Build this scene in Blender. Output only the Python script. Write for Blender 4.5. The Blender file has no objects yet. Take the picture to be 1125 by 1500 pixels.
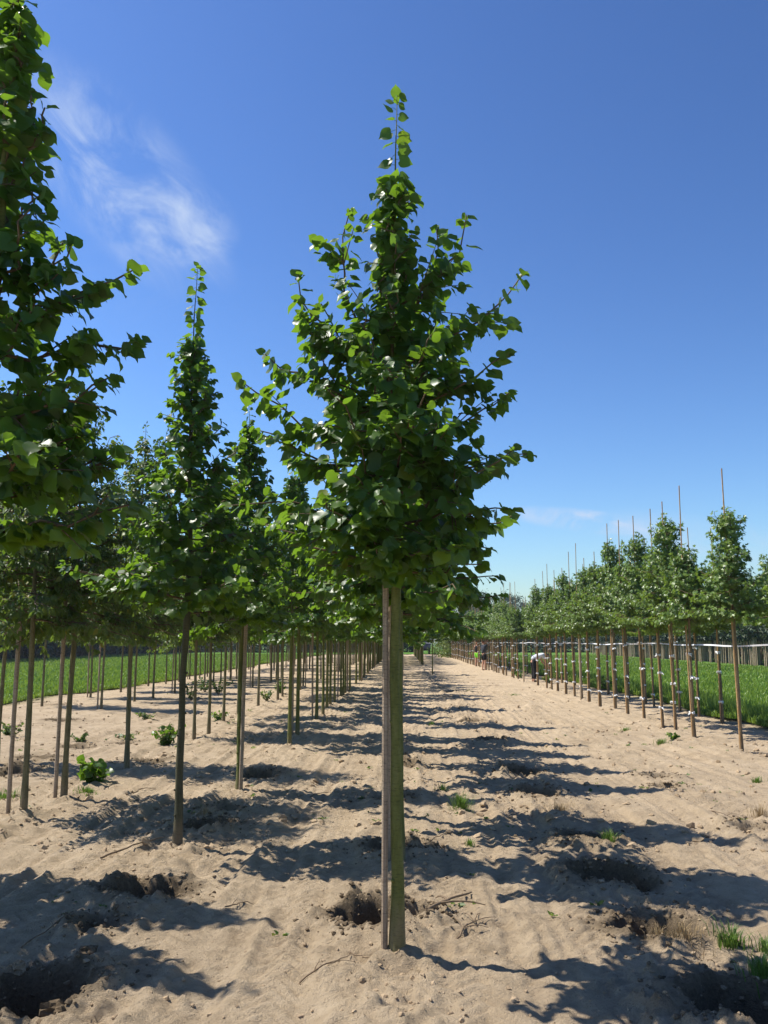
import bpy, math, random
import numpy as np
from mathutils import Vector, Matrix

SC = bpy.context.scene
COL = SC.collection
R = math.radians

# ------------------------------------------------------------------ camera
CAM_H, PITCH, YAW, FPX = 1.60, R(8.59), R(1.18), 1258.0
cam_d = bpy.data.cameras.new('camera')
cam_d.sensor_fit = 'VERTICAL'; cam_d.sensor_height = 24.0
cam_d.lens = 24.0 * FPX / 1500.0
cam_d.clip_start = 0.05; cam_d.clip_end = 6000
cam = bpy.data.objects.new('camera', cam_d); COL.objects.link(cam)
cam.location = (0, 0, CAM_H); cam.rotation_euler = (R(90) + PITCH, 0, YAW)
SC.camera = cam

# ------------------------------------------------------------------ light
SUN_EL, SUN_AZ = R(57), R(15)          # azimuth: degrees ahead of due left
sun_dir = Vector((-math.cos(SUN_EL) * math.cos(SUN_AZ), math.cos(SUN_EL) * math.sin(SUN_AZ), math.sin(SUN_EL)))
sl = bpy.data.lights.new('sun', 'SUN'); sl.energy = 5.0; sl.angle = R(0.53); sl.color = (1.0, 0.95, 0.86)
so = bpy.data.objects.new('sun', sl); COL.objects.link(so)
so.rotation_euler = sun_dir.to_track_quat('Z', 'Y').to_euler()

W = bpy.data.worlds.new('World'); SC.world = W; W.use_nodes = True
SKY_STRENGTH = 0.073
def pix_dir(px, py):
    v = Vector(((px - 562.5) / FPX, (750 - py) / FPX, -1.0))
    return (cam.rotation_euler.to_matrix() @ v).normalized()
def build_world():
    nt = W.node_tree; N = nt.nodes; L = nt.links; N.clear()
    out = N.new('ShaderNodeOutputWorld'); bg = N.new('ShaderNodeBackground')
    sky = N.new('ShaderNodeTexSky'); sky.sky_type = 'NISHITA'; sky.sun_disc = False
    sky.sun_elevation = SUN_EL
    # rotation is measured from +Y, clockwise seen from above
    sky.sun_rotation = math.atan2(sun_dir.x, sun_dir.y)
    sky.air_density = 1.15; sky.dust_density = 0.5; sky.ozone_density = 2.0; sky.altitude = 10
    tint = N.new('ShaderNodeMix'); tint.data_type = 'RGBA'; tint.blend_type = 'MULTIPLY'; tint.inputs[0].default_value = 1
    tint.inputs[7].default_value = (0.83, 0.97, 1.42, 1)
    L.new(sky.outputs[0], tint.inputs[6])
    tc = N.new('ShaderNodeTexCoord')
    gm = N.new('ShaderNodeGamma'); gm.inputs[1].default_value = 1.5; L.new(tint.outputs[2], gm.inputs[0])
    sc2 = N.new('ShaderNodeMix'); sc2.data_type = 'RGBA'; sc2.blend_type = 'MULTIPLY'; sc2.inputs[0].default_value = 1
    L.new(gm.outputs[0], sc2.inputs[6]); sc2.inputs[7].default_value = (.586, .544, .366, 1)
    last = sc2.outputs[2]
    def math_(op, a, b=None, c=None):
        n = N.new('ShaderNodeMath'); n.operation = op
        for i, v in enumerate((a, b, c)):
            if v is None: continue
            if isinstance(v, (int, float)): n.inputs[i].default_value = v
            else: L.new(v, n.inputs[i])
        return n.outputs[0]
    def dot(v):
        n = N.new('ShaderNodeVectorMath'); n.operation = 'DOT_PRODUCT'
        L.new(tc.outputs['Generated'], n.inputs[0]); n.inputs[1].default_value = v
        return n.outputs['Value']
    # thin cirrus: (pixel A, pixel B, half width px, strength, noise scale)
    for (a, b, wd, stg, sc_) in (((60, 120), (300, 400), 85, 0.80, 6.0), ((190, 300), (330, 350), 60, 0.80, 8.0),
                                 ((760, 752), (960, 775), 17, 1.3, 9.0), ((880, 770), (1180, 815), 36, 0.4, 6.0),
                                 ((120, 420), (300, 380), 70, 0.15, 5.0)):
        A, B = pix_dir(*a), pix_dir(*b)
        C = (A + B).normalized(); U = (B - A); hl = U.length / 2; U.normalize(); V = C.cross(U).normalized()
        u = math_('DIVIDE', dot(U), hl * 1.25); v = math_('DIVIDE', dot(V), wd / FPX)
        d2 = math_('ADD', math_('MULTIPLY', u, u), math_('MULTIPLY', v, v))
        front = math_('GREATER_THAN', dot(C), 0.0)
        m = N.new('ShaderNodeMapRange'); m.interpolation_type = 'SMOOTHSTEP'
        L.new(d2, m.inputs[0]); m.inputs[1].default_value = 1.25; m.inputs[2].default_value = 0.0
        cx = N.new('ShaderNodeCombineXYZ')
        L.new(math_('MULTIPLY', dot(U), sc_ * 0.9), cx.inputs[0]); L.new(math_('MULTIPLY', dot(V), sc_ * 1.4), cx.inputs[1])
        cx.inputs[2].default_value = a[0] * 0.013
        nz = N.new('ShaderNodeTexNoise'); nz.inputs['Scale'].default_value = 1.6; nz.inputs['Detail'].default_value = 9
        nz.inputs['Roughness'].default_value = 0.62; nz.inputs['Distortion'].default_value = 0.9
        L.new(cx.outputs[0], nz.inputs['Vector'])
        nr = N.new('ShaderNodeMapRange'); nr.interpolation_type = 'SMOOTHSTEP'
        L.new(nz.outputs[0], nr.inputs[0]); nr.inputs[1].default_value = 0.36; nr.inputs[2].default_value = 0.78
        f = math_('MULTIPLY', math_('MULTIPLY', m.outputs[0], nr.outputs[0]), math_('MULTIPLY', front, stg))
        mx = N.new('ShaderNodeMix'); mx.data_type = 'RGBA'
        L.new(f, mx.inputs[0]); L.new(last, mx.inputs[6]); mx.inputs[7].default_value = (5.6, 6.6, 8.4, 1)
        last = mx.outputs[2]
    L.new(last, bg.inputs[0]); bg.inputs[1].default_value = SKY_STRENGTH
    L.new(bg.outputs[0], out.inputs[0])
build_world()
SC.view_settings.view_transform = 'Standard'; SC.view_settings.look = 'None'
SC.view_settings.exposure = 0.62; SC.view_settings.gamma = 1.0; SC.view_settings.use_curve_mapping = False
SC.render.engine = 'CYCLES'
SC.cycles.max_bounces = 8; SC.cycles.transmission_bounces = 4; SC.cycles.diffuse_bounces = 4

# ------------------------------------------------------------------ pixel -> world helpers (photo is 1125 x 1500)
def at(px, py, Y):
    d = pix_dir(px, py); t = Y / d.y
    return Vector((d.x * t, Y, CAM_H + d.z * t))
def gp(px, py):
    d = pix_dir(px, py); t = -CAM_H / d.z
    return Vector((d.x * t, d.y * t, 0))

# ------------------------------------------------------------------ noise
def _hash(ix, iy, s):
    h = (ix.astype(np.int64) * 374761393 + iy.astype(np.int64) * 668265263 + s * 2147483647) & 0xffffffff
    h = ((h ^ (h >> 13)) * 1274126177) & 0xffffffff
    return ((h ^ (h >> 16)) & 0xffff) / 65535.0
def vnoise(x, y, s=0):
    x = np.asarray(x, float); y = np.asarray(y, float)
    ix = np.floor(x); iy = np.floor(y); fx = x - ix; fy = y - iy
    fx = fx * fx * fx * (fx * (fx * 6 - 15) + 10); fy = fy * fy * fy * (fy * (fy * 6 - 15) + 10)
    a = _hash(ix, iy, s); b = _hash(ix + 1, iy, s); c = _hash(ix, iy + 1, s); d = _hash(ix + 1, iy + 1, s)
    return (a + (b - a) * fx) * (1 - fy) + (c + (d - c) * fx) * fy - 0.5
def fbm(x, y, o=4, s=0, g=0.5):
    t = 0; a = 1.0; f = 1.0
    for i in range(o):
        t = t + a * vnoise(x * f + i * 17.3, y * f - i * 9.1, s + i); a *= g; f *= 2.03
    return t

# ------------------------------------------------------------------ rows, trees and pits (metres; +Y runs down the rows)
XR = {'left': -1.80, 'second': -3.55, 'third': -5.40, 'fourth': -7.30, 'edge': -9.20, 'centre': -0.035, 'gap': 1.50, 'bare': 3.20, 'staked': 5.10, 'backrow': 6.45}
rng0 = random.Random(5)
PITS = []     # x, y, radius, depth, seed
def pit(x, y, r=0.25, d=0.26): PITS.append((x, y, r * .86, d * .8, len(PITS)))
for (px, py, r, d) in ((62, 1445, .27, .30), (218, 1302, .25, .26), (308, 1203, .24, .24), (380, 1133, .24, .22), (140, 1352, .16, .15), (330, 1180, .20, .16)):
    p = gp(px, py); pit(p.x, p.y, r, d)
for (px, py, r, d) in ((545, 1340, .23, .27), (620, 1335, .15, .12), (572, 1242, .20, .22), (612, 1240, .13, .12), (575, 1170, .20, .2), (590, 1120, .2, .2)):
    p = gp(px, py); pit(p.x, p.y, r, d)
for (px, py, r, d) in ((1112, 1462, .33, .33), (952, 1352, .24, .24), (893, 1283, .26, .28), (860, 1228, .25, .24), (785, 1160, .24, .2),
                       (760, 1128, .26, .24), (720, 1083, .24, .22), (690, 1055, .24, .2), (676, 1032, .24, .2), (660, 1013, .24, .2)):
    p = gp(px, py); pit(p.x, p.y, r, d)
for (px, py, r, d) in ((1105, 1212, .22, .12), (968, 1133, .22, .12), (975, 1150, .16, .12), (720, 1003, .25, .2), (1115, 1500, .2, .1)):
    p = gp(px, py); pit(p.x, p.y, r, d)
for (px, py, r, d) in ((215, 1113, .25, .2), (62, 1108, .3, .22), (115, 1092, .25, .18), (90, 1053, .28, .25), (230, 1047, .3, .22), (20, 1128, .3, .2),
                       (55, 1027, .25, .15), (85, 1031, .25, .15), (205, 1007, .25, .15), (290, 1022, .3, .2), (190, 1084, .25, .14), (340, 1000, .3, .2)):
    p = gp(px, py); pit(p.x, p.y, r, d)
for y in np.arange(26, 75, 2.7):
    pit(XR['gap'] + rng0.uniform(-.1, .1), y, .26, .18)
    if rng0.random() < .5: pit(XR['bare'] + rng0.uniform(-.1, .1), y + .8, .24, .1)
    if rng0.random() < .6: pit(XR['third'] + rng0.uniform(-.1, .1), y + .4, .26, .16)
PITA = np.array(PITS)

left_y = [7.12, 9.74, 13.85, 15.3]
y = 17.0
while y < 102:
    if rng0.random() > 0.13: left_y.append(y + rng0.uniform(-.12, .12))
    y += 1.36
centre_y = [4.73, 6.58, 8.2, 10.6, 12.0, 13.4]
y = 14.8
while y < 100:
    if rng0.random() > 0.25: centre_y.append(y + rng0.uniform(-.1, .1))
    y += 1.36
second_y = [8.33, 9.2, 11.4, 15.1, 15.9]
y = 17.6
while y < 95:
    if rng0.random() > 0.28: second_y.append(y + rng0.uniform(-.12, .12))
    y += 1.4
third_y = [11.7]; y = 30
while y < 90:
    if rng0.random() > 0.6: third_y.append(y + rng0.uniform(-.12, .12))
    y += 1.5
fourth_y = [21.3, 23.9, 25.4, 28.0]; y = 30.5
while y < 90:
    if rng0.random() > 0.35: fourth_y.append(y + rng0.uniform(-.12, .12))
    y += 1.6
edge_y = [22.2, 25.6, 28.6, 31.5]; y = 34.0
while y < 90:
    if rng0.random() > 0.3: edge_y.append(y + rng0.uniform(-.12, .12))
    y += 1.8
gap_y = [44.0] + [62 + i * 1.5 + rng0.uniform(-.2, .2) for i in range(30)]
staked_y = [11.8, 13.3, 15.5, 16.45, 17.3, 18.5, 20.0, 21.2, 22.5, 23.9]; y = 25.1
while y < 98:
    if not 33.2 < y < 38.4: staked_y.append(y + rng0.uniform(-.15, .15))
    y += 1.22
back_y = [15.0, 17.9, 19.2, 20.7]; y = 22.4
while y < 96:
    if rng0.random() > 0.15: back_y.append(y + rng0.uniform(-.15, .15))
    y += 1.3
TR = [(XR['left'], v) for v in left_y[:12]] + [(XR['centre'], v) for v in centre_y[:8]] + [(XR['second'], v) for v in second_y[:8]] + [(XR['staked'], v) for v in staked_y[:12]]
ROWX = np.array([XR[k] for k in ('left', 'second', 'third', 'fourth', 'edge', 'centre', 'gap', 'bare', 'staked')])

def sstep(a, b, x):
    t = np.clip((x - a) / (b - a), 0, 1); return t * t * (3 - 2 * t)
def ground_h(x, y, want_damp=False):
    x = np.asarray(x, float); y = np.asarray(y, float)
    sand = sstep(-11.2, -9.9, x) * (1 - sstep(6.6, 7.6, x)) * (1 - sstep(112, 118, y))
    dist = np.hypot(x, y); fine = 1 - sstep(18, 45, dist)
    rowd = np.min(np.abs(x[..., None] - ROWX), axis=-1)
    rowm = np.exp(-(rowd / .33) ** 2)
    wob = vnoise(x * .6, y * .6, 71)
    h = fbm(x * .35, y * .25, 2, 3) * .035 - .032
    h = h + rowm * (.008 + .05 * fbm(x * 1.7, y * 1.7, 3, 11))
    # wheel ruts and harrow lines along the alleys
    xx = x + .12 * vnoise(x * .3, y * .22, 21)
    h = h - (1 - rowm) * (.012 * np.sin(xx * 13.0) * (.6 + vnoise(x * .9, y * .5, 5))) * fine
    h = h + .046 * fbm(x * 10, y * .6, 2, 31) * (1 - .6 * rowm) * fine
    rough = (.30 + .9 * rowm + np.clip(1.6 * fbm(x * .8, y * .8, 2, 41), -.25, .8))
    h = h + rough * .042 * fbm(x * 4.2, y * 4.2, 4, 51, .6)
    crumb = np.clip(vnoise(x * 15, y * 15, 61) + .5 * vnoise(x * 31, y * 31, 62) - .10, 0, 1)
    h = h + fine * (.15 + rough) * (.040 * crumb + .022 * np.clip(vnoise(x * 34, y * 34, 63) - .08, 0, 1))
    # tyre tracks pressed along the alleys, tread marks across them
    for ac in (-4.47, -2.68, -.92, .74, 2.35, 4.1):
        for off in (-.36, .36):
            dx = x + .10 * vnoise(y * .25, y * 0 + ac * 3.7, 17) - (ac + off); tm = np.exp(-(dx / .13) ** 4) * (.45 + .8 * np.clip(vnoise(x * .5, y * .35, 19) + .25, 0, 1)) * fine
            tread = np.abs(((y + np.abs(dx) * 1.1) / .11) % 1 - .5) * 2
            h = h * (1 - .55 * tm) - tm * (.022 - .018 * sstep(.35, .65, tread)) + .012 * fine * np.exp(-((np.abs(dx) - .19) / .05) ** 2)
    # prints and scuffs in the loose sand
    h = h - .07 * fine * (.3 + .7 * rough) * np.clip(vnoise(x * 5.5, y * 5.1, 83) - .2, 0, 1)
    damp = np.zeros_like(h)
    for (tx, ty) in TR:
        d2 = (x - tx) ** 2 + (y - ty) ** 2
        m = np.exp(-d2 / .045)
        h = h + .022 * m * (1 + 1.6 * vnoise(x * 16, y * 16, 91))
    for (cx, cy, r, dep, sd) in PITA:
        sel = (np.abs(x - cx) < 4 * r) & (np.abs(y - cy) < 4 * r)
        if not sel.any(): continue
        xs, ys = x[sel], y[sel]
        ang = np.arctan2(ys - cy, xs - cx)
        rr = r * (1 + .35 * vnoise(np.cos(ang) * 1.6 + sd * 7.1, np.sin(ang) * 1.6 + sd * 3.3, 7) + .22 * vnoise(xs * 14, ys * 14, int(sd) + 8))
        d = np.hypot(xs - cx, ys - cy) / rr
        lump = fbm(xs * 13, ys * 13, 3, int(sd) + 120, .6)
        bowl = -1.1 * dep * (1 - sstep(.62, 1.1, d)) * (1 + .35 * lump)
        side = .6 + .8 * np.clip(np.cos(ang - (sd * 2.4)), -.4, 1)
        rim = .050 * np.exp(-((d - 1.45) / .42) ** 2) * side * (.7 + .9 * np.clip(lump, -.5, 1) + .4 * np.abs(fbm(xs * 24, ys * 24, 2, int(sd) + 160))) * min(1, dep / .2)
        h[sel] = h[sel] + bowl + rim
        damp[sel] = np.maximum(damp[sel], np.clip(1.25 - sstep(.75, 1.9, d) * 1.25 + .5 * lump, 0, 1) * min(1, dep / .2))
    h = h * sand + (1 - sand) * (.02 * fbm(x * .2, y * .2, 2, 3))
    if want_damp: return h, damp * sand, sand
    return h
def gz(x, y): return float(ground_h(np.array([x]), np.array([y]))[0])

# ------------------------------------------------------------------ mesh building
class MB:
    def __init__(s): s.v = []; s.f3 = []; s.m3 = []; s.r3 = []; s.f4 = []; s.m4 = []; s.r4 = []; s.n = 0
    def add(s, v, f, mat=0, rnd=0.0):
        v = np.asarray(v, float).reshape(-1, 3); f = np.asarray(f, int)
        k = f.shape[1]; F, M_, R_ = (s.f3, s.m3, s.r3) if k == 3 else (s.f4, s.m4, s.r4)
        s.v.append(v); F.append(f + s.n); M_.append(np.full(len(f), mat)); R_.append(np.broadcast_to(np.asarray(rnd, float), (len(f),)) if np.ndim(rnd) == 0 else np.asarray(rnd, float))
        s.n += len(v)
    def mesh(s, name, mats, smooth=True):
        v = np.concatenate(s.v); me = bpy.data.meshes.new(name)
        f3 = np.concatenate(s.f3) if s.f3 else np.zeros((0, 3), int); f4 = np.concatenate(s.f4) if s.f4 else np.zeros((0, 4), int)
        loops = np.concatenate([f3.ravel(), f4.ravel()]); tot = np.concatenate([np.full(len(f3), 3), np.full(len(f4), 4)])
        st = np.concatenate([[0], np.cumsum(tot)[:-1]])
        me.vertices.add(len(v)); me.vertices.foreach_set('co', v.ravel())
        me.loops.add(len(loops)); me.loops.foreach_set('vertex_index', loops.astype(np.int32))
        me.polygons.add(len(tot)); me.polygons.foreach_set('loop_start', st.astype(np.int32)); me.polygons.foreach_set('loop_total', tot.astype(np.int32))
        mi = np.concatenate(s.m3 + s.m4).astype(np.int32); me.polygons.foreach_set('material_index', mi)
        me.polygons.foreach_set('use_smooth', np.full(len(tot), smooth))
        a = me.attributes.new('rnd', 'FLOAT', 'FACE'); a.data.foreach_set('value', np.concatenate(s.r3 + s.r4).astype(np.float32))
        for m in mats: me.materials.append(m)
        me.update(); me.validate(); return me
    def obj(s, name, mats, parent=None, smooth=True):
        o = bpy.data.objects.new(name, s.mesh(name, mats, smooth)); COL.objects.link(o)
        if parent: o.parent = parent
        return o
    def tube(s, pts, rad, n=6, mat=0, cap=True, rnd=0.0, jit=0.0, rg=None):
        P = np.asarray(pts, float); k = len(P); rad = np.broadcast_to(np.asarray(rad, float), (k,))
        T = np.gradient(P, axis=0); T /= np.linalg.norm(T, axis=1)[:, None] + 1e-9
        ref = np.array([1., 0, 0]) if abs(T[0][0]) < .8 else np.array([0, 1., 0])
        A = np.cross(T, ref); A /= np.linalg.norm(A, axis=1)[:, None] + 1e-9; B = np.cross(T, A)
        th = np.arange(n) / n * 2 * np.pi
        rr = rad[:, None] * np.ones(n)
        if jit and rg is not None: rr = rr * (1 + jit * rg.uniform(-1, 1, (k, n)))
        V = P[:, None] + rr[..., None] * (np.cos(th)[None, :, None] * A[:, None] + np.sin(th)[None, :, None] * B[:, None])
        i = np.arange(k - 1)[:, None] * n; j = np.arange(n)[None]; j2 = (j + 1) % n
        F = np.stack([i + j, i + j2, i + n + j2, i + n + j], -1).reshape(-1, 4)
        s.add(V.reshape(-1, 3), F, mat, rnd)
        if cap:
            for e, ring in ((0, V[0]), (1, V[-1])):
                c = ring.mean(0); vv = np.vstack([ring, c]); q = np.arange(n)
                f = np.stack([q, (q + 1) % n, np.full(n, n)], -1)
                if e == 0: f = f[:, ::-1]
                s.add(vv, f, mat, rnd)
    def box(s, c, h, mat=0, rot=None, rnd=0.0):
        q = np.array([[x, y, z] for z in (-1, 1) for y in (-1, 1) for x in (-1, 1)], float) * np.asarray(h, float)
        if rot is not None: q = q @ np.array(rot.to_3x3() if hasattr(rot, 'to_3x3') else rot).T
        f = [[0, 2, 3, 1], [4, 5, 7, 6], [0, 1, 5, 4], [2, 6, 7, 3], [0, 4, 6, 2], [1, 3, 7, 5]]
        s.add(q + np.asarray(c, float), f, mat, rnd)
    def leaves(s, T, pos, axis, nrm, size, rnd, mat=0):
        """T: (verts in leaf space x side, y along, z normal; faces). Places every leaf in one go."""
        tv, tf = T; pos, axis, nrm = (np.asarray(a, float) for a in (pos, axis, nrm)); size = np.asarray(size, float)
        axis = axis / (np.linalg.norm(axis, axis=1)[:, None] + 1e-9)
        side = np.cross(axis, nrm); side /= np.linalg.norm(side, axis=1)[:, None] + 1e-9
        n2 = np.cross(side, axis)
        V = pos[:, None] + size[:, None, None] * (tv[None, :, 0, None] * side[:, None] + tv[None, :, 1, None] * axis[:, None] + tv[None, :, 2, None] * n2[:, None])
        F = (np.arange(len(pos)) * len(tv))[:, None, None] + tf[None]
        s.add(V.reshape(-1, 3), F.reshape(-1, tf.shape[1]), mat, np.repeat(np.asarray(rnd, float), len(tf)))

def empty(name, loc, rz=0.0, sc=1.0):
    o = bpy.data.objects.new(name, None); COL.objects.link(o); o.location = loc; o.rotation_euler = (0, 0, rz); o.scale = (sc,) * 3
    o.empty_display_size = .2
    return o
def tag(o, label=None, cat=None, group=None, kind=None):
    if label: o['label'] = label
    if cat: o['category'] = cat
    if group: o['group'] = group
    if kind: o['kind'] = kind
    return o
def copy_tree(o, parent=None):
    c = o.copy(); COL.objects.link(c)
    if parent: c.parent = parent
    for ch in list(o.children): copy_tree(ch, c)
    return c

# ------------------------------------------------------------------ materials
def new_mat(name):
    m = bpy.data.materials.new(name); m.use_nodes = True; nt = m.node_tree; nt.nodes.clear()
    out = nt.nodes.new('ShaderNodeOutputMaterial'); return m, nt, nt.nodes, nt.links, out
def ramp(N, stops):
    r = N.new('ShaderNodeValToRGB'); e = r.color_ramp.elements
    while len(e) < len(stops): e.new(.5)
    for k, (p, c) in enumerate(stops): e[k].position = p; e[k].color = (*c, 1)
    return r
def noise_node(N, L, vec, scale, detail=4, rough=.5, dist=0.0):
    n = N.new('ShaderNodeTexNoise'); n.inputs['Scale'].default_value = scale; n.inputs['Detail'].default_value = detail
    n.inputs['Roughness'].default_value = rough; n.inputs['Distortion'].default_value = dist
    if vec: L.new(vec, n.inputs['Vector'])
    return n
def mapped(N, L, vec, scale):
    m = N.new('ShaderNodeMapping'); m.inputs['Scale'].default_value = scale; L.new(vec, m.inputs['Vector']); return m.outputs[0]

def leaf_mat(name, dark, light, trans, back, rough=.38, tmix=.36, odd=None):
    m, nt, N, L, out = new_mat(name)
    at_ = N.new('ShaderNodeAttribute'); at_.attribute_name = 'rnd'; oi = N.new('ShaderNodeObjectInfo')
    ad = N.new('ShaderNodeMath'); ad.operation = 'ADD'; L.new(at_.outputs['Fac'], ad.inputs[0]); L.new(oi.outputs['Random'], ad.inputs[1])
    fr = N.new('ShaderNodeMath'); fr.operation = 'FRACT'; L.new(ad.outputs[0], fr.inputs[0])
    mid = tuple((a + b) / 2 for a, b in zip(dark, light))
    stops = [(0, dark), (.5, mid), (.93, light)]
    if odd: stops.append((.985, odd))
    cr = ramp(N, stops); L.new(fr.outputs[0], cr.inputs[0])
    geo = N.new('ShaderNodeNewGeometry')
    tcn = N.new('ShaderNodeTexCoord')
    nz = noise_node(N, L, tcn.outputs['Object'], 60, 3)
    hv = N.new('ShaderNodeHueSaturation'); L.new(cr.outputs[0], hv.inputs['Color'])
    mr = N.new('ShaderNodeMapRange'); L.new(nz.outputs[0], mr.inputs[0]); mr.inputs[3].default_value = .75; mr.inputs[4].default_value = 1.3
    L.new(mr.outputs[0], hv.inputs['Value'])
    mx = N.new('ShaderNodeMix'); mx.data_type = 'RGBA'; L.new(geo.outputs['Backfacing'], mx.inputs[0])
    L.new(hv.outputs[0], mx.inputs[6]); mx.inputs[7].default_value = (*back, 1)
    p = N.new('ShaderNodeBsdfPrincipled'); L.new(mx.outputs[2], p.inputs['Base Color'])
    rr = N.new('ShaderNodeMix'); rr.data_type = 'FLOAT'; L.new(geo.outputs['Backfacing'], rr.inputs[0]); rr.inputs[2].default_value = rough; rr.inputs[3].default_value = .6
    L.new(rr.outputs[0], p.inputs['Roughness']); p.inputs['Specular IOR Level'].default_value = .5
    t = N.new('ShaderNodeBsdfTranslucent')
    tm = N.new('ShaderNodeMix'); tm.data_type = 'RGBA'; tm.inputs[0].default_value = .35; tm.inputs[6].default_value = (*trans, 1); L.new(cr.outputs[0], tm.inputs[7])
    L.new(tm.outputs[2], t.inputs['Color'])
    ms = N.new('ShaderNodeMixShader'); ms.inputs[0].default_value = tmix
    L.new(p.outputs[0], ms.inputs[1]); L.new(t.outputs[0], ms.inputs[2]); L.new(ms.outputs[0], out.inputs[0])
    return m

def bark_mat(name, c1, c2, c3, zscale=(14, 14, 3), rough=.75, bump=.25, rings=True):
    m, nt, N, L, out = new_mat(name)
    tc = N.new('ShaderNodeTexCoord'); v = mapped(N, L, tc.outputs['Object'], zscale)
    n1 = noise_node(N, L, v, 1.4, 6, .6); n2 = noise_node(N, L, mapped(N, L, tc.outputs['Object'], (30, 30, 130)), 1.0, 4, .7)
    cr = ramp(N, [(.25, c1), (.5, c2), (.72, c3)]); L.new(n1.outputs[0], cr.inputs[0])
    sp = N.new('ShaderNodeSeparateXYZ'); L.new(tc.outputs['Object'], sp.inputs[0])
    dirt = N.new('ShaderNodeMapRange'); L.new(sp.outputs[2], dirt.inputs[0]); dirt.inputs[1].default_value = .22; dirt.inputs[2].default_value = .02
    dm = N.new('ShaderNodeMath'); dm.operation = 'MULTIPLY'; L.new(dirt.outputs[0], dm.inputs[0]); L.new(n1.outputs[0], dm.inputs[1])
    mx = N.new('ShaderNodeMix'); mx.data_type = 'RGBA'; L.new(dm.outputs[0], mx.inputs[0]); L.new(cr.outputs[0], mx.inputs[6]); mx.inputs[7].default_value = (.24, .17, .11, 1)
    mr = N.new('ShaderNodeMapRange'); L.new(n2.outputs[0], mr.inputs[0]); mr.inputs[1].default_value = .33; mr.inputs[2].default_value = .5; mr.inputs[3].default_value = .58; mr.inputs[4].default_value = 1.0
    mu = N.new('ShaderNodeMix'); mu.data_type = 'RGBA'; mu.blend_type = 'MULTIPLY'; mu.inputs[0].default_value = 1; L.new(mx.outputs[2], mu.inputs[6]); L.new(mr.outputs[0], mu.inputs[7])
    p = N.new('ShaderNodeBsdfPrincipled'); L.new(mu.outputs[2], p.inputs['Base Color']); p.inputs['Roughness'].default_value = rough
    p.inputs['Specular IOR Level'].default_value = .25
    b = N.new('ShaderNodeBump'); b.inputs['Strength'].default_value = bump; b.inputs['Distance'].default_value = .01; L.new(n2.outputs[0], b.inputs['Height']); L.new(b.outputs[0], p.inputs['Normal'])
    L.new(p.outputs[0], out.inputs[0]); return m

def plain_mat(name, c, rough=.6, var=.25, scale=30, spec=.3, metal=0.0, vscale=(1, 1, 1)):
    m, nt, N, L, out = new_mat(name)
    tc = N.new('ShaderNodeTexCoord'); n = noise_node(N, L, mapped(N, L, tc.outputs['Object'], vscale), scale, 5, .6)
    lo = tuple(x * (1 - var) for x in c); hi = tuple(min(1, x * (1 + var)) for x in c)
    cr = ramp(N, [(.3, lo), (.7, hi)]); L.new(n.outputs[0], cr.inputs[0])
    p = N.new('ShaderNodeBsdfPrincipled'); L.new(cr.outputs[0], p.inputs['Base Color']); p.inputs['Roughness'].default_value = rough
    p.inputs['Specular IOR Level'].default_value = spec; p.inputs['Metallic'].default_value = metal
    b = N.new('ShaderNodeBump'); b.inputs['Strength'].default_value = .15; b.inputs['Distance'].default_value = .005; L.new(n.outputs[0], b.inputs['Height']); L.new(b.outputs[0], p.inputs['Normal'])
    L.new(p.outputs[0], out.inputs[0]); return m

M = {}
M['lime_leaf'] = leaf_mat('lime_leaf', (.024, .068, .010), (.065, .135, .016), (0.26, .46, .022), (.08, .130, .045), .40, .46, (.16, .2, .02))
M['horn_leaf'] = leaf_mat('hornbeam_leaf', (.034, .075, .016), (.085, .140, .026), (.24, .36, .035), (.09, .14, .05), .5, .42, (.25, .2, .03))
M['maple_leaf'] = leaf_mat('maple_leaf', (.065, .130, .022), (.165, .245, .048), (.30, .44, .04), (.14, .22, .07), .38, .34)
M['wood_leaf'] = leaf_mat('woodland_leaf', (.020, .042, .012), (.045, .080, .022), (.06, .1, .02), (.04, .07, .03), .55, .2)
M['poplar_leaf'] = leaf_mat('poplar_leaf', (.035, .065, .030), (.075, .120, .055), (.1, .17, .05), (.10, .14, .09), .5, .25)
M['conifer_leaf'] = leaf_mat('conifer_needles', (.07, .13, .020), (.19, .25, .04), (.3, .38, .04), (.13, .19, .03), .55, .25)
M['grass_blade'] = leaf_mat('grass_blade', (.115, .195, .022), (.200, .290, .040), (.33, .47, .05), (.12, .21, .03), .5, .35)
M['tuft_blade'] = leaf_mat('tuft_blade', (.060, .130, .018), (.150, .230, .040), (.2, .34, .04), (.11, .18, .04), .5, .35)
M['dry_blade'] = leaf_mat('dry_blade', (.22, .15, .07), (.42, .31, .16), (.3, .2, .1), (.3, .21, .1), .7, .2)
M['bark'] = bark_mat('smooth_lime_bark', (.080, .092, .020), (.142, .155, .036), (.195, .195, .065), (18, 18, 4.5), .6, .6)
M['bark_dark'] = bark_mat('dark_lime_bark', (.040, .042, .020), (.070, .068, .036), (.10, .09, .05), (16, 16, 2.5), .7)
M['bark_grey'] = bark_mat('grey_bark', (.095, .088, .046), (.165, .150, .078), (.23, .20, .115), (20, 20, 4), .8, .4)
M['bark_tan'] = bark_mat('tan_bark', (.12, .09, .05), (.21, .16, .095), (.30, .23, .14), (20, 20, 4), .8, .4)
M['twig'] = bark_mat('twig_bark', (.08, .055, .03), (.13, .09, .05), (.18, .13, .08), (30, 30, 10))
M['stake'] = bark_mat('weathered_stake_wood', (.22, .165, .115), (.33, .255, .18), (.45, .37, .275), (40, 40, 2.2), .85, .5)
M['cane'] = bark_mat('bamboo_cane', (.30, .165, .065), (.46, .28, .125), (.56, .39, .20), (22, 22, 5), .55, .2)
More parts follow.
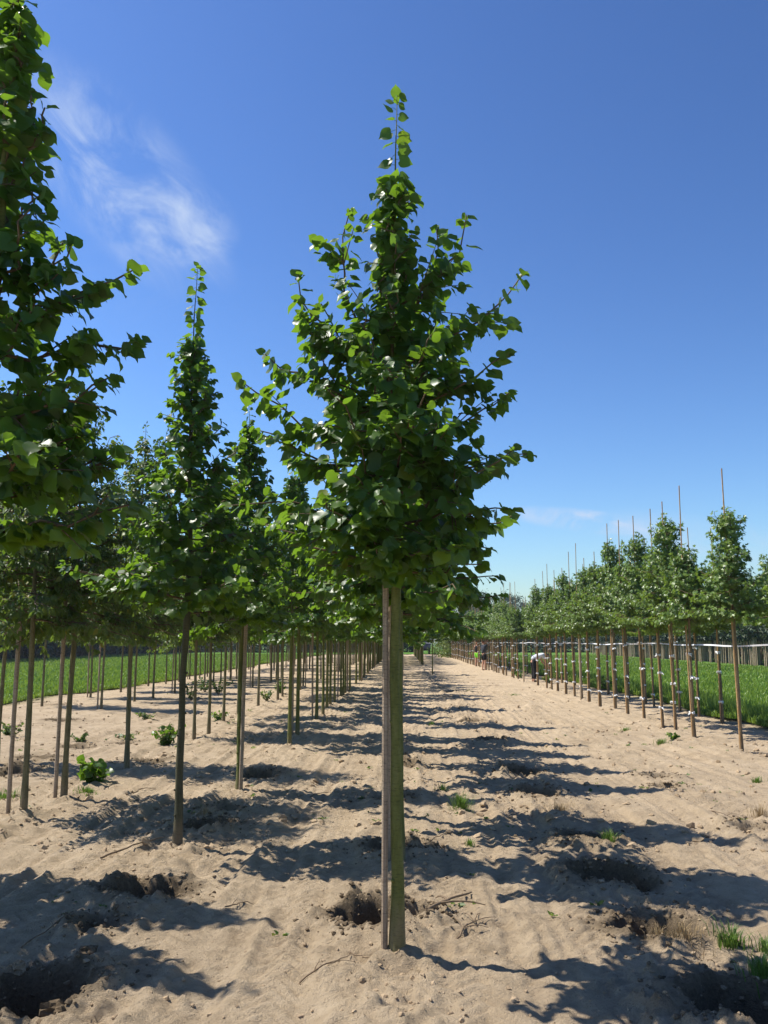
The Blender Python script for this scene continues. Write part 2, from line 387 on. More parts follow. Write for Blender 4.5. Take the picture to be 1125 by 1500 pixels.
M['cane_pale'] = bark_mat('pale_cane', (.36, .26, .17), (.46, .35, .235), (.55, .44, .31), (22, 22, 5), .6, .2)
M['tie'] = plain_mat('white_tie_plastic', (.78, .79, .80), .45, .08)
M['strap'] = plain_mat('dark_tie_strap', (.03, .028, .026), .6, .2)

def soil_mat():
    m, nt, N, L, out = new_mat('dry_sandy_soil')
    tc = N.new('ShaderNodeTexCoord'); P = tc.outputs['Object']
    big = noise_node(N, L, P, .9, 5, .6); mid = noise_node(N, L, P, 7, 6, .65); fine = noise_node(N, L, P, 60, 5, .7); grit = noise_node(N, L, P, 240, 3, .6)
    cr = ramp(N, [(.26, (.31, .230, .148)), (.5, (.475, .366, .243)), (.74, (.60, .478, .332))])
    a = N.new('ShaderNodeMath'); a.operation = 'MULTIPLY_ADD'; L.new(mid.outputs[0], a.inputs[0]); a.inputs[1].default_value = .55; 
    b = N.new('ShaderNodeMath'); b.operation = 'MULTIPLY'; L.new(big.outputs[0], b.inputs[0]); b.inputs[1].default_value = .45
    L.new(b.outputs[0], a.inputs[2]); L.new(a.outputs[0], cr.inputs[0])
    # crumbs and bits of bark lying on the sand
    fr = N.new('ShaderNodeMapRange'); L.new(fine.outputs[0], fr.inputs[0]); fr.inputs[1].default_value = .34; fr.inputs[2].default_value = .43; fr.inputs[3].default_value = .62; fr.inputs[4].default_value = 1.0
    mu = N.new('ShaderNodeMix'); mu.data_type = 'RGBA'; mu.blend_type = 'MULTIPLY'; mu.inputs[0].default_value = .8; L.new(cr.outputs[0], mu.inputs[6]); L.new(fr.outputs[0], mu.inputs[7])
    da = N.new('ShaderNodeAttribute'); da.attribute_name = 'damp'
    ds = N.new('ShaderNodeMath'); ds.operation = 'MULTIPLY'; L.new(da.outputs['Fac'], ds.inputs[0]); ds.inputs[1].default_value = .92
    dcr = ramp(N, [(.3, (.085, .062, .038)), (.7, (.20, .147, .09))]); L.new(fine.outputs[0], dcr.inputs[0])
    mx = N.new('ShaderNodeMix'); mx.data_type = 'RGBA'; L.new(ds.outputs[0], mx.inputs[0]); L.new(mu.outputs[2], mx.inputs[6]); L.new(dcr.outputs[0], mx.inputs[7])
    sa = N.new('ShaderNodeAttribute'); sa.attribute_name = 'sand'
    gn = ramp(N, [(.3, (.05, .10, .015)), (.7, (.09, .15, .03))]); L.new(mid.outputs[0], gn.inputs[0])
    m2 = N.new('ShaderNodeMix'); m2.data_type = 'RGBA'; L.new(sa.outputs['Fac'], m2.inputs[0]); L.new(gn.outputs[0], m2.inputs[6]); L.new(mx.outputs[2], m2.inputs[7])
    p = N.new('ShaderNodeBsdfPrincipled'); L.new(m2.outputs[2], p.inputs['Base Color']); p.inputs['Roughness'].default_value = .95; p.inputs['Specular IOR Level'].default_value = .12
    hs = N.new('ShaderNodeMath'); hs.operation = 'MULTIPLY_ADD'; L.new(fine.outputs[0], hs.inputs[0]); hs.inputs[1].default_value = 1.0
    gs = N.new('ShaderNodeMath'); gs.operation = 'MULTIPLY_ADD'; L.new(grit.outputs[0], gs.inputs[0]); gs.inputs[1].default_value = .3
    ms = N.new('ShaderNodeMath'); ms.operation = 'MULTIPLY'; L.new(mid.outputs[0], ms.inputs[0]); ms.inputs[1].default_value = 2.0
    L.new(ms.outputs[0], gs.inputs[2]); L.new(gs.outputs[0], hs.inputs[2])
    bp = N.new('ShaderNodeBump'); bp.inputs['Strength'].default_value = .9; bp.inputs['Distance'].default_value = .03; L.new(hs.outputs[0], bp.inputs['Height']); L.new(bp.outputs[0], p.inputs['Normal'])
    L.new(p.outputs[0], out.inputs[0]); return m
M['soil'] = soil_mat()
def clod_mat():
    m, nt, N, L, out = new_mat('soil_clod')
    tc = N.new('ShaderNodeTexCoord'); at_ = N.new('ShaderNodeAttribute'); at_.attribute_name = 'rnd'
    n = noise_node(N, L, tc.outputs['Object'], 50, 5, .65)
    ad = N.new('ShaderNodeMath'); ad.operation = 'MULTIPLY_ADD'; L.new(n.outputs[0], ad.inputs[0]); ad.inputs[1].default_value = .5; L.new(at_.outputs['Fac'], ad.inputs[2])
    cr = ramp(N, [(.25, (.10, .073, .045)), (.55, (.32, .235, .148)), (1.0, (.48, .365, .24))]); L.new(ad.outputs[0], cr.inputs[0])
    p = N.new('ShaderNodeBsdfPrincipled'); L.new(cr.outputs[0], p.inputs['Base Color']); p.inputs['Roughness'].default_value = .95; p.inputs['Specular IOR Level'].default_value = .1
    b = N.new('ShaderNodeBump'); b.inputs['Strength'].default_value = .6; b.inputs['Distance'].default_value = .01; L.new(n.outputs[0], b.inputs['Height']); L.new(b.outputs[0], p.inputs['Normal'])
    L.new(p.outputs[0], out.inputs[0]); return m
M['clod'] = clod_mat()
def meadow_mat():
    m, nt, N, L, out = new_mat('meadow_turf')
    tc = N.new('ShaderNodeTexCoord'); a = noise_node(N, L, tc.outputs['Object'], .35, 5, .6); b = noise_node(N, L, tc.outputs['Object'], 9, 5, .7)
    ad = N.new('ShaderNodeMath'); ad.operation = 'MULTIPLY_ADD'; L.new(b.outputs[0], ad.inputs[0]); ad.inputs[1].default_value = .5
    h = N.new('ShaderNodeMath'); h.operation = 'MULTIPLY'; h.inputs[1].default_value = .5; L.new(a.outputs[0], h.inputs[0]); L.new(h.outputs[0], ad.inputs[2])
    cr = ramp(N, [(.3, (.050, .115, .014)), (.52, (.085, .18, .02)), (.72, (.135, .23, .032))]); L.new(ad.outputs[0], cr.inputs[0])
    p = N.new('ShaderNodeBsdfPrincipled'); L.new(cr.outputs[0], p.inputs['Base Color']); p.inputs['Roughness'].default_value = .9; p.inputs['Specular IOR Level'].default_value = .15
    bp = N.new('ShaderNodeBump'); bp.inputs['Strength'].default_value = .9; bp.inputs['Distance'].default_value = .08; L.new(b.outputs[0], bp.inputs['Height']); L.new(bp.outputs[0], p.inputs['Normal'])
    L.new(p.outputs[0], out.inputs[0]); return m
M['meadow'] = meadow_mat()

# ------------------------------------------------------------------ ground sheet
def axis_steps(segs):
    out = [segs[0][0]]
    for (a, b, s0, s1) in segs:
        x = a
        while x < b - 1e-6:
            t = (x - a) / (b - a); x = min(b, x + s0 + (s1 - s0) * t); out.append(x)
    return np.array(out)
xs = axis_steps([(-1500, -40, 300, 20), (-40, -11, 5, .5), (-11, -5, .4, .06), (-5, -2.4, .06, .018), (-2.4, 2.4, .016, .016), (2.4, 5.5, .018, .07), (5.5, 9, .07, .5), (9, 40, .5, 6), (40, 1500, 20, 300)])
ys = axis_steps([(-1500, -30, 300, 15), (-30, 1, 4, .3), (1, 2.6, .2, .02), (2.6, 7.5, .016, .022), (7.5, 16, .024, .07), (16, 40, .07, .3), (40, 120, .3, 1.5), (120, 1500, 10, 200)])
GX, GY = np.meshgrid(xs, ys)
GH, GD, GS = ground_h(GX, GY, True)
nx, ny = len(xs), len(ys)
ii = (np.arange(ny - 1)[:, None] * nx + np.arange(nx - 1)[None]).ravel()
mb = MB(); mb.add(np.stack([GX, GY, GH], -1).reshape(-1, 3), np.stack([ii, ii + 1, ii + nx + 1, ii + nx], -1))
ground = mb.obj('ground', [M['soil']])
for nm, arr in (('damp', GD), ('sand', GS)):
    a = ground.data.attributes.new(nm, 'FLOAT', 'POINT'); a.data.foreach_set('value', arr.ravel().astype(np.float32))
tag(ground, kind='structure')

def meadow(x0, x1, y0, y1, edge_left):
    """turf sheet lying just above the soil, its border against the soil uneven"""
    yv = np.concatenate([np.arange(y0, 60, .5), np.arange(60, y1 + 1, 6)]); u = np.concatenate([np.linspace(0, .06, 8), np.linspace(.08, 1, 12)])
    if not edge_left: u = 1 - u[::-1]
    U, Y = np.meshgrid(u, yv); wob = .9 * fbm(Y * .35, Y * 0 + x0, 3, 5)
    X = x0 + (x1 - x0) * U + wob * ((1 - U) if edge_left else U)
    n = len(u); k = (np.arange(len(yv) - 1)[:, None] * n + np.arange(n - 1)[None]).ravel()
    Z = .035 + .02 * fbm(X * .2, Y * .2, 2, 3) + 0 * X
    b = MB(); b.add(np.stack([X, Y, Z], -1).reshape(-1, 3), np.stack([k, k + 1, k + n + 1, k + n], -1))
    o = b.obj('meadow', [M['meadow']]); tag(o, kind='structure'); return o
meadow(-200, -10.1, -10, 170, False)
meadow(6.75, 200, -10, 170, True)
b = MB(); q = np.array([[-10.4, 112, .02], [7.2, 112, .02], [7.2, 400, .02], [-10.4, 400, .02]]); b.add(q, [[0, 1, 2, 3]]); tag(b.obj('meadow', [M['meadow']]), kind='structure')

def grass_field(x_edge, x_far, y0, y1, n, hgt, seed, name):
    rg = np.random.default_rng(seed)
    t = rg.random(n); yy = y0 * (y1 / y0) ** t
    e = rg.random(n) ** 1.6; xx = x_edge + (x_far - x_edge) * e + .9 * fbm(yy * .35, yy * 0 + (x_edge if x_edge > 0 else -200), 3, 5) * (1 - e)
    d = np.hypot(xx, yy); w = .006 + .00055 * d; h = hgt * rg.uniform(.45, 1.25, n) * (1 + .5 * np.clip(fbm(xx * .7, yy * .7, 2, 9), -.5, .8))
    a = rg.uniform(0, 2 * np.pi, n); ln = rg.uniform(.1, .6, n) * h; la = rg.uniform(0, 2 * np.pi, n)
    p = np.stack([xx, yy, np.full(n, .02)], -1); s = np.stack([np.cos(a), np.sin(a), 0 * a], -1) * w[:, None]
    tip = p + np.stack([np.cos(la) * ln, np.sin(la) * ln, h], -1); midp = p + np.stack([np.cos(la) * ln * .3, np.sin(la) * ln * .3, h * .6], -1)
    V = np.stack([p - s, p + s, midp + s * .7, midp - s * .7, tip], 1).reshape(-1, 3)
    k = np.arange(n)[:, None] * 5; r = rg.random(n)
    b = MB(); b.add(V, k + np.array([[0, 1, 2, 3]]), 0, r); b.add(np.zeros((0, 3)), np.zeros((0, 3), int)) if 0 else None
    b.n -= len(V); b.add(np.zeros((0, 3)), k + np.array([[3, 2, 4]]), 0, r); b.n += len(V)
    o = b.obj(name, [M['grass_blade']], smooth=False); return o
tag(grass_field(-9.9, -34, 14, 110, 95000, .13, 3, 'grass'), 'bright green grass covering the meadow left of the tree rows', 'grass', kind='stuff')
tag(grass_field(6.7, 22, 11, 100, 90000, .15, 4, 'grass'), 'bright green grass covering the meadow right of the staked row', 'grass', kind='stuff')
def verge(n, seed):
    rg = np.random.default_rng(seed); yy = 11 * (90 / 11) ** rg.random(n); xx = 6.95 + np.abs(rg.normal(0, .45, n)) + .9 * fbm(yy * .35, yy * 0 + 6.75, 3, 5)
    h = rg.uniform(.12, .42, n); a = rg.uniform(0, 2 * np.pi, n); w = .006 + .0004 * yy
    p = np.stack([xx, yy, 0 * xx], -1); s = np.stack([np.cos(a), np.sin(a), 0 * a], -1) * w[:, None]; la = rg.uniform(0, 2 * np.pi, n)
    tip = p + np.stack([np.cos(la) * h * .4, np.sin(la) * h * .4, h], -1)
    b = MB(); b.add(np.stack([p - s, p + s, tip], 1).reshape(-1, 3), np.arange(n)[:, None] * 3 + np.array([[0, 1, 2]]), 0, rg.random(n))
    return b.obj('verge_grass', [M['grass_blade']], smooth=False)
tag(verge(16000, 8), 'long rank grass along the soil edge beside the staked trees', 'grass', kind='stuff')

# ------------------------------------------------------------------ leaf templates
def lime_leaf_template(teeth, curl, fold):
    half = [(0, .03), (.20, -.10), (.42, -.05), (.57, .14), (.60, .36), (.53, .58), (.37, .77), (.15, .92), (0, 1.08)]
    if teeth:
        h2 = [half[0]]
        for a, b2 in zip(half[1:-1], half[2:]):
            h2.append(a); mx_, my_ = (a[0] + b2[0]) / 2, (a[1] + b2[1]) / 2; h2.append((mx_ * .95, my_ - .015))
        half = h2 + [half[-1]]
    def z(x, y): return fold * abs(x) * .8 - curl * y * y * .35 + .05 * math.sin(9 * y + 5 * abs(x))
    mid = [(0, .02), (0, .4), (0, .75)]
    V = [(x, y, z(x, y)) for x, y in mid]; F = []
    tip = len(V); V.append((0, 1.1, z(0, 1.1)))
    for sgn in (1, -1):
        ids = []
        for (x, y) in half[1:-1]: ids.append(len(V)); V.append((sgn * x, y, z(x, y) + .03 * sgn * math.sin(4 * y)))
        ids.append(tip)
        prev_mid = 0
        for i, j in zip(ids[:-1], ids[1:]):
            yj = V[j][1]; m_ = 0 if yj < .3 else (1 if yj < .72 else 2)
            if m_ != prev_mid:
                F.append((prev_mid, i, m_) if sgn > 0 else (prev_mid, m_, i)); prev_mid = m_
            F.append((m_, i, j) if sgn > 0 else (m_, j, i))
        F.append((0, 0, 0))
        F.pop()
        first = ids[0]
    return np.array(V), np.array(F)
LEAF_HI = [lime_leaf_template(True, .3, .2), lime_leaf_template(True, .7, .05), lime_leaf_template(True, .1, .35)]
LEAF_MID = [lime_leaf_template(False, .3, .2), lime_leaf_template(False, .7, .05), lime_leaf_template(False, .1, .4)]
LEAF_LO = (np.array([(0, 0, 0), (.5, .3, .14), (0, 1.05, -.25), (-.5, .3, .14)], float), np.array([(0, 1, 2), (0, 2, 3)]))
LEAF_OVAL = (np.array([(0, 0, 0), (.33, .3, .1), (.26, .72, .03), (0, 1.1, -.2), (-.26, .72, .03), (-.33, .3, .1)], float), np.array([(0, 1, 2), (0, 2, 3), (0, 3, 4), (0, 4, 5)]))
def star_template():
    pts = []
    for k, (a, r) in enumerate([(-150, .45), (-120, .3), (-85, .75), (-55, .36), (-28, .8), (-12, .42), (0, 1.0), (12, .42), (28, .8), (55, .36), (85, .75), (120, .3), (150, .45)]):
        pts.append((r * math.sin(R(a)) * .8, .35 + r * math.cos(R(a)) * .7, .12 * abs(math.sin(R(a))) - .15 * max(0, math.cos(R(a)))))
    V = np.array([(0, .3, 0)] + pts); n = len(pts)
    return V, np.array([(0, i + 2, i + 1) for i in range(n - 1)])
LEAF_STAR = star_template()

# ------------------------------------------------------------------ tree generator
def unit(v): return v / (np.linalg.norm(v) + 1e-9)
def bez(p0, p1, p2, n):
    t = np.linspace(0, 1, n)[:, None]; return (1 - t) ** 2 * p0 + 2 * t * (1 - t) * p1 + t * t * p2
NLEAF = []
def gen_tree(seed, H=4.8, cb=1.95, r0=.046, nbr=26, lenf=None, elevf=None, leaf=.09, gap=.045, twigs=5, twig_len=.32, droop=.55,
             lean=(0, 0), tips=(), h_top=None, leader_gap=.05, wig=.03, twig_min=.12):
    rg = np.random.default_rng(seed)
    nz = 12; z = np.linspace(0, H, nz)
    ph = rg.uniform(0, 6.28, 2)
    tx = lean[0] * (z / H) ** 1.3 + wig * np.sin(z * 1.3 + ph[0]) * (z / H); ty = lean[1] * (z / H) ** 1.3 + wig * np.sin(z * 1.1 + ph[1]) * (z / H)
    tr = np.stack([tx - tx[0], ty - ty[0], z], -1)
    rad = np.where(z < cb, r0 * (1 - .18 * z / cb), r0 * .82 * (1 - ((z - cb) / (H - cb)) ** .8 * .93))
    rad[0] *= 1.22
    def tp(h): return np.array([np.interp(h, z, tr[:, 0]), np.interp(h, z, tr[:, 1]), h])
    h_top = h_top or (cb + (H - cb) * .72)
    brs = []; PT = []; LP = []; LA = []; LN = []; LS = []
    def leaves_on(pl, start, g, sz, base_out):
        seg = np.linalg.norm(np.diff(pl, axis=0), axis=1); cum = np.concatenate([[0], np.cumsum(seg)]); tot = cum[-1]
        s = start; k = rg.integers(0, 2)
        while s < tot:
            p = np.array([np.interp(s, cum, pl[:, i]) for i in range(3)]); j = min(np.searchsorted(cum, s), len(pl) - 1); d = unit(pl[j] - pl[max(0, j - 1)])
            side = unit(np.cross(d, [0, 0, 1]) if abs(d[2]) < .97 or base_out.any() else np.array([1., rg.normal(0, .5), 0])) * (1 if k % 2 else -1); k += 1
            ax = unit(side * rg.uniform(.5, 1.0) + d * rg.uniform(.2, .8) + np.array([0, 0, -droop * rg.uniform(.3, 1.8)]) + rg.normal(0, .25, 3))
            if not base_out.any(): ax = unit(side * rg.uniform(.8, 1.1) + d * rg.uniform(-.1, .3) + np.array([0, 0, -droop * rg.uniform(.2, 1.1)]) + np.array([0, rg.normal(0, .35), 0]))
            nr = unit(np.array([0, 0, .85]) + base_out * rg.uniform(0, 1.5) + rg.normal(0, .5, 3) + np.array([0, -.25, 0]))
            if not base_out.any(): nr = unit(rg.normal(0, .9, 3) + np.array([0, -.3, .45]))
            pet = sz * rg.uniform(.25, .5) 
            if not base_out.any(): PT.append((np.array([p, p + ax * pet * .6 + np.array([0, 0, .004]), p + ax * (pet + .004) + np.array([0, 0, -.1 * pet])]), np.array([.0018, .0014, .0012]), 3))
            LP.append(p + ax * pet + np.array([0, 0, -.1 * pet])); LA.append(ax); LN.append(nr); LS.append(sz * rg.uniform(.62, 1.22) * (1 if s < tot - .08 else .75))
            s += g * rg.uniform(.6, 1.45) * (1.15 if s > .6 * tot else 1.0)
        d = unit(pl[-1] - pl[-2])
        for q, (bk, sz_) in enumerate(((.0, .8), (.02, .95), (.045, 1.0))):
            sd = unit(np.cross(d, [0, 0, 1])) * (1 if q % 2 else -1)
            ax = unit(d * rg.uniform(.5, 1.1) + sd * rg.uniform(.1, .9) + np.array([0, 0, -droop * rg.uniform(.2, 1.3)]) + rg.normal(0, .2, 3))
            LP.append(pl[-1] - d * bk + ax * .01); LA.append(ax); LN.append(unit(np.array([0, 0, .85]) + base_out * rg.uniform(0, 1.5) + rg.normal(0, .45, 3))); LS.append(sz * sz_ * rg.uniform(.6, .95))
    def branch(p0, p2, rb):
        L_ = np.linalg.norm(p2 - p0); out = unit(np.array([p2[0] - p0[0], p2[1] - p0[1], 0.0]))
        p1 = p0 + out * L_ * .5 + np.array([0, 0, (p2[2] - p0[2]) * .32])
        n = 8; pl = bez(p0, p1, p2, n); pl[1:-1] += rg.normal(0, .012 + .01 * L_, (n - 2, 3))
        polys = [(pl, np.linspace(rb, .0035, n), 5)]
        leaves_on(pl, L_ * .16, gap, leaf, out)
        for q in range(max(0, int(round(twigs * min(1.2, L_ / .7))))):
            t = rg.uniform(.1, .72); k = t * (n - 1); i = int(k); s0 = pl[i] + (pl[min(i + 1, n - 1)] - pl[i]) * (k - i); d = unit(pl[min(i + 1, n - 1)] - pl[i])
            lt = max(twig_min, twig_len * (1.15 - t) * rg.uniform(.7, 1.3) * min(1.2, L_ / .7))
            sd = unit(np.cross(d, [0, 0, 1])) * rg.choice([-1, 1]); td = unit(d * .8 + sd * rg.uniform(.4, 1.0) + np.array([0, 0, rg.uniform(-.35, .45)]))
            tl = bez(s0, s0 + td * lt * .55, s0 + td * lt + np.array([0, 0, -.12 * lt * (droop)]), 4)
            polys.append((tl, np.linspace(.0045, .002, 4), 3)); leaves_on(tl, .02, gap, leaf * .95, out)
        brs.append(polys)
    ga = rg.uniform(0, 6.28)
    for (tip, hs) in tips:
        branch(tp(hs), np.array(tip, float), .009)
    for i in range(nbr):
        u = (i + rg.uniform(0, .9)) / nbr; h = cb + (h_top - cb) * u ** 1.15
        ga += 2.4 + rg.uniform(-.5, .5)
        Lb = (lenf(u) if lenf else .95 - .6 * u) * rg.uniform(.55, 1.16); el = (elevf(u) if elevf else R(22 + 38 * u)) + rg.normal(0, .12)
        p0 = tp(h); dirv = np.array([math.cos(ga) * math.cos(el), math.sin(ga) * math.cos(el), math.sin(el)])
        branch(p0, p0 + dirv * Lb, .0045 + .006 * Lb)
    # the leader: short shoots, then bare stem with single leaves
    hh = h_top
    while hh < H * .955 and h_top < H * .95:
        u = (hh - h_top) / (H - h_top); ga += 2.4; ls = max(0, .25 * (1 - u * 1.35)) * rg.uniform(.5, 1.1)
        p0 = tp(hh)
        if ls > .06:
            dirv = np.array([math.cos(ga) * .6, math.sin(ga) * .6, .8]); branch(p0, p0 + dirv * ls, .005)
        hh += .05
    lead = np.array([tp(h) for h in np.linspace(h_top - .5, H, 30)]); leaves_on(lead, 0, leader_gap, leaf * .93, np.array([0., 0, 0]))
    return dict(trunk=tr, rad=rad, pt=PT, br=brs, P=np.array(LP), A=np.array(LA), N=np.array(LN), S=np.array(LS), R=rg.random(len(LP)), rg=rg, H=H, tp=tp)

def trunk_mesh(g, n=10):
    b = MB(); z = np.linspace(0, g['H'], 30); P = np.array([g['tp'](h) for h in z]); rad = np.interp(z, g['trunk'][:, 2], g['rad'])
    if n > 10:
        z = np.linspace(0, g['H'], 90); P = np.array([g['tp'](h) for h in z]); rad = np.interp(z, g['trunk'][:, 2], g['rad'])
        P[:, 0] += .006 * np.sin(z * 3.1 + 1) + .003 * np.sin(z * 8.3); P[:, 1] += .006 * np.sin(z * 2.7)
        rad = rad * (1 + .24 * np.exp(-z / .07)) * (1 + .06 * np.maximum(0, np.sin(z * 7.1 + 2)) ** 6 + .04 * np.sin(z * 4.1))
    else: rad = rad * (1 + .05 * np.sin(z * 9 + 1) * (z < 2.2))
    P[0, 2] -= .12; b.tube(P, rad, n, 0, True, 0, .035, g['rg'])
    if n > 10:
        for q in range(13):   # pruning scars
            h = .25 + q * .135 + g['rg'].uniform(-.05, .05); c = g['tp'](h); a = g['rg'].uniform(0, 6.28); r_ = float(np.interp(h, g['trunk'][:, 2], g['rad'])); d = np.array([math.cos(a), math.sin(a), .25])
            b.tube([c + d * r_ * .7, c + d * (r_ + .003), c + d * (r_ + .008)], [.011, .009, .005], 6, 0, True)
    return b
def crown_mb(g, templ, br_mat=1, sel=None, limbs=True, leaf_scale=1.0):
    b = MB(); idx = np.arange(len(g['P'])) if sel is None else sel
    k = len(templ); pick = g['rg'].integers(0, k, len(idx))
    for q in range(k):
        w = idx[pick == q]
        if len(w): b.leaves(templ[q], g['P'][w], g['A'][w], g['N'][w], g['S'][w] * leaf_scale, g['R'][w])
    for (pl, rd, n) in g['pt']: b.tube(pl, rd, 3, 0, False)
    if limbs:
        for polys in g['br']:
            for (pl, rd, n) in polys: b.tube(pl, rd, max(3, n - 1), br_mat, False)
    return b
def stake_mesh(h, r, seed, lean=(0, 0), square=False):
    rg = np.random.default_rng(seed); b = MB(); z = np.linspace(-.15, h, 9)
    P = np.stack([lean[0] * z / h, lean[1] * z / h, z], -1); b.tube(P, r * (1 + .06 * rg.uniform(-1, 1, 9)), 7, 0, True, 0, .06, rg)
    return b
def strap_mb(dx, dy, h, rt):
    """flat loop round the stem and its stake"""
    b = MB(); L_ = math.hypot(dx, dy); ux, uy = dx / L_, dy / L_; pts = []
    for k in range(14):
        a = 2 * math.pi * k / 14; cx = .5 * L_ * (1 + (1 if math.cos(a) > 0 else -1)); rr = rt
        pts.append((ux * (cx + rr * math.cos(a)) - uy * rr * math.sin(a), uy * (cx + rr * math.cos(a)) + ux * rr * math.sin(a)))
    pts = np.array(pts); n = len(pts)
    lo = np.c_[pts, np.full(n, h - .016)]; hi = np.c_[pts, np.full(n, h + .016)]; j = np.arange(n); j2 = (j + 1) % n
    b.add(np.vstack([lo, hi]), np.stack([j, j2, n + j2, n + j], -1)); return b

GREEN = 'lime trees standing in rows on the sandy nursery soil'
def near_lime(loc, g, label, stake=None, nleaf=300, bark=None):
    root = empty('lime_tree', loc); tag(root, label, 'tree', GREEN)
    trunk_mesh(g, 14).obj('trunk', [bark or M['bark']], root)
    for polys in g['br']:
        b = MB()
        for (pl, rd, n) in polys: b.tube(pl, rd, n, 0, False)
        b.obj('branch', [M['twig']], root)
    # leaves that stand outermost towards the viewer are parts, the rest of the foliage is one mass
    ax = np.array([g['tp'](min(h, g['H'])) for h in g['P'][:, 2]]); off = g['P'] - ax
    tocam = unit(np.array([-loc[0], -loc[1], 0])); sc = off @ tocam + .55 * np.linalg.norm(off[:, :2], axis=1) + .25 * (g['P'][:, 2] > g['H'] - .9)
    order = np.argsort(-sc); near = order[:nleaf]; rest = order[nleaf:]
    crown = crown_mb(g, LEAF_MID, 1, rest, False).obj('crown', [M['lime_leaf'], M['twig']], root, smooth=True); crown['kind'] = 'stuff'
    meshes = leaf_meshes()
    for k in near:
        y_ = Vector(unit(g['A'][k])); x_ = y_.cross(Vector(g['N'][k])).normalized(); z_ = x_.cross(y_)
        mt = Matrix((x_, y_, z_)).transposed().to_4x4(); mt = Matrix.Translation(Vector(g['P'][k])) @ mt @ Matrix.Scale(g['S'][k], 4)
        o = bpy.data.objects.new('leaf', meshes[int(k) % len(meshes)]); COL.objects.link(o); o.parent = crown; o.matrix_basis = mt
    if stake:
        (sx, sy, h, r, lean) = stake
        so_ = stake_mesh(h, r, int(abs(loc[1]) * 100), lean).obj('stake', [M['stake']], root, smooth=False); so_.location = (sx, sy, 0)
    return root
_lm = []
def leaf_meshes():
    if not _lm:
        for T in LEAF_HI:
            b = MB(); T2 = T[0]; b.add(T2, T[1], 0, 0.0)
            # petiole
            b.tube([(0, -.42, .03), (0, -.2, .0), (0, .03, 0)], .012, 3, 0, False)
            _lm.append(b.mesh('leaf', [M['lime_leaf']]))
    return _lm

# ---- the tree in the middle of the picture, its long shoots placed as in the photograph
cx, cy = XR['centre'], 4.73
def loc_tip(px, py, dy): p = at(px, py, cy + dy); return (p.x - cx, p.y - cy, p.z)
tips_c = [(loc_tip(768, 425, .0), 3.05), (loc_tip(684, 340, -.05), 3.35), (loc_tip(742, 545, -.15), 2.75), (loc_tip(748, 600, .1), 2.6), (loc_tip(776, 692, 0), 2.35), (loc_tip(745, 775, -.2), 2.15),
          (loc_tip(436, 428, .05), 2.95), (loc_tip(512, 335, -.02), 3.2), (loc_tip(388, 545, .05), 2.75), (loc_tip(352, 585, -.1), 2.55), (loc_tip(328, 770, -.2), 2.2), (loc_tip(372, 655, .15), 2.4),
          (loc_tip(640, 360, .1), 3.4), (loc_tip(560, 560, -.55), 2.7), (loc_tip(552, 835, -.5), 1.93), (loc_tip(615, 838, -.4), 1.95), (loc_tip(500, 815, -.35), 1.98), (loc_tip(680, 825, -.3), 1.98), (loc_tip(600, 640, -.6), 2.35), (loc_tip(555, 740, -.65), 2.15), (loc_tip(655, 660, -.5), 2.3), (loc_tip(490, 700, -.5), 2.2), (loc_tip(700, 505, .2), 2.9), (loc_tip(470, 470, .1), 2.95)]
g = gen_tree(11, H=at(577, 160, cy).z, cb=1.84, r0=.031, nbr=33, lenf=lambda u: (.84 - .42 * u if u < .6 else .56 - .95 * (u - .6)), elevf=lambda u: R(4 + 60 * u), leaf=.077, gap=.031, tips=tips_c, h_top=3.55, twigs=5, twig_len=.34, leader_gap=.026, wig=.02)
near_lime((cx, cy, gz(cx, cy)), g, 'tall lime tree with olive trunk and grey stake in the middle foreground', (-.060, -.010, 2.07, .0175, (.008, .0)))
# ---- the big tree cut by the left edge
lx, ly = -1.66, 3.22
def loc_tip2(px, py, dy): p = at(px, py, ly + dy); return (p.x - lx, p.y - ly, p.z)
tips_l = [(loc_tip2(198, 388, .1), 2.9), (loc_tip2(205, 490, 0), 2.7), (loc_tip2(92, 350, .1), 3.0), (loc_tip2(122, 632, .1), 2.3), (loc_tip2(145, 660, .15), 2.2), (loc_tip2(165, 545, -.1), 2.45), (loc_tip2(90, 770, 0), 2.05), (loc_tip2(60, 640, -.4), 2.2), (loc_tip2(66, 152, .0), 3.55), (loc_tip2(45, 300, -.1), 3.0)]
g = gen_tree(23, H=4.75, cb=1.98, r0=.042, nbr=30, lenf=lambda u: (.66 - .36 * u if u < .6 else .40 - .75 * (u - .6)), elevf=lambda u: R(8 + 56 * u), leaf=.074, gap=.031, tips=tips_l, h_top=3.55, twigs=6, twig_len=.36, lean=(.06, 0), leader_gap=.033, wig=.015)
near_lime((lx, ly, gz(lx, ly)), g, 'nearest lime tree, its dark leafy crown cut off by the left picture edge', (-.09, -.02, 2.0, .021, (0, 0)))
# ---- the next two down the left row
for (Y, sd, lab, stk) in ((left_y[0], 31, 'slender lime tree with bare dark trunk and no stake left of the middle tree', None),
                          (left_y[1], 37, 'lime tree with pale stake tied to its trunk behind two dug pits', (.035, -.055, 2.05, .021, (.02, 0)))):
    x = XR['left']
    g = gen_tree(sd, H=4.85 if not stk else 4.35, cb=1.83, r0=.031, nbr=48, lenf=lambda u: 1.02 - .78 * u, elevf=lambda u: R(4 + 54 * u), leaf=.076, gap=.031, h_top=3.65, twigs=6, twig_len=.36, lean=(.03, 0), leader_gap=.024, wig=.03)
    near_lime((x, Y, gz(x, Y)), g, lab, stk, bark=None if stk else M['bark_dark'])

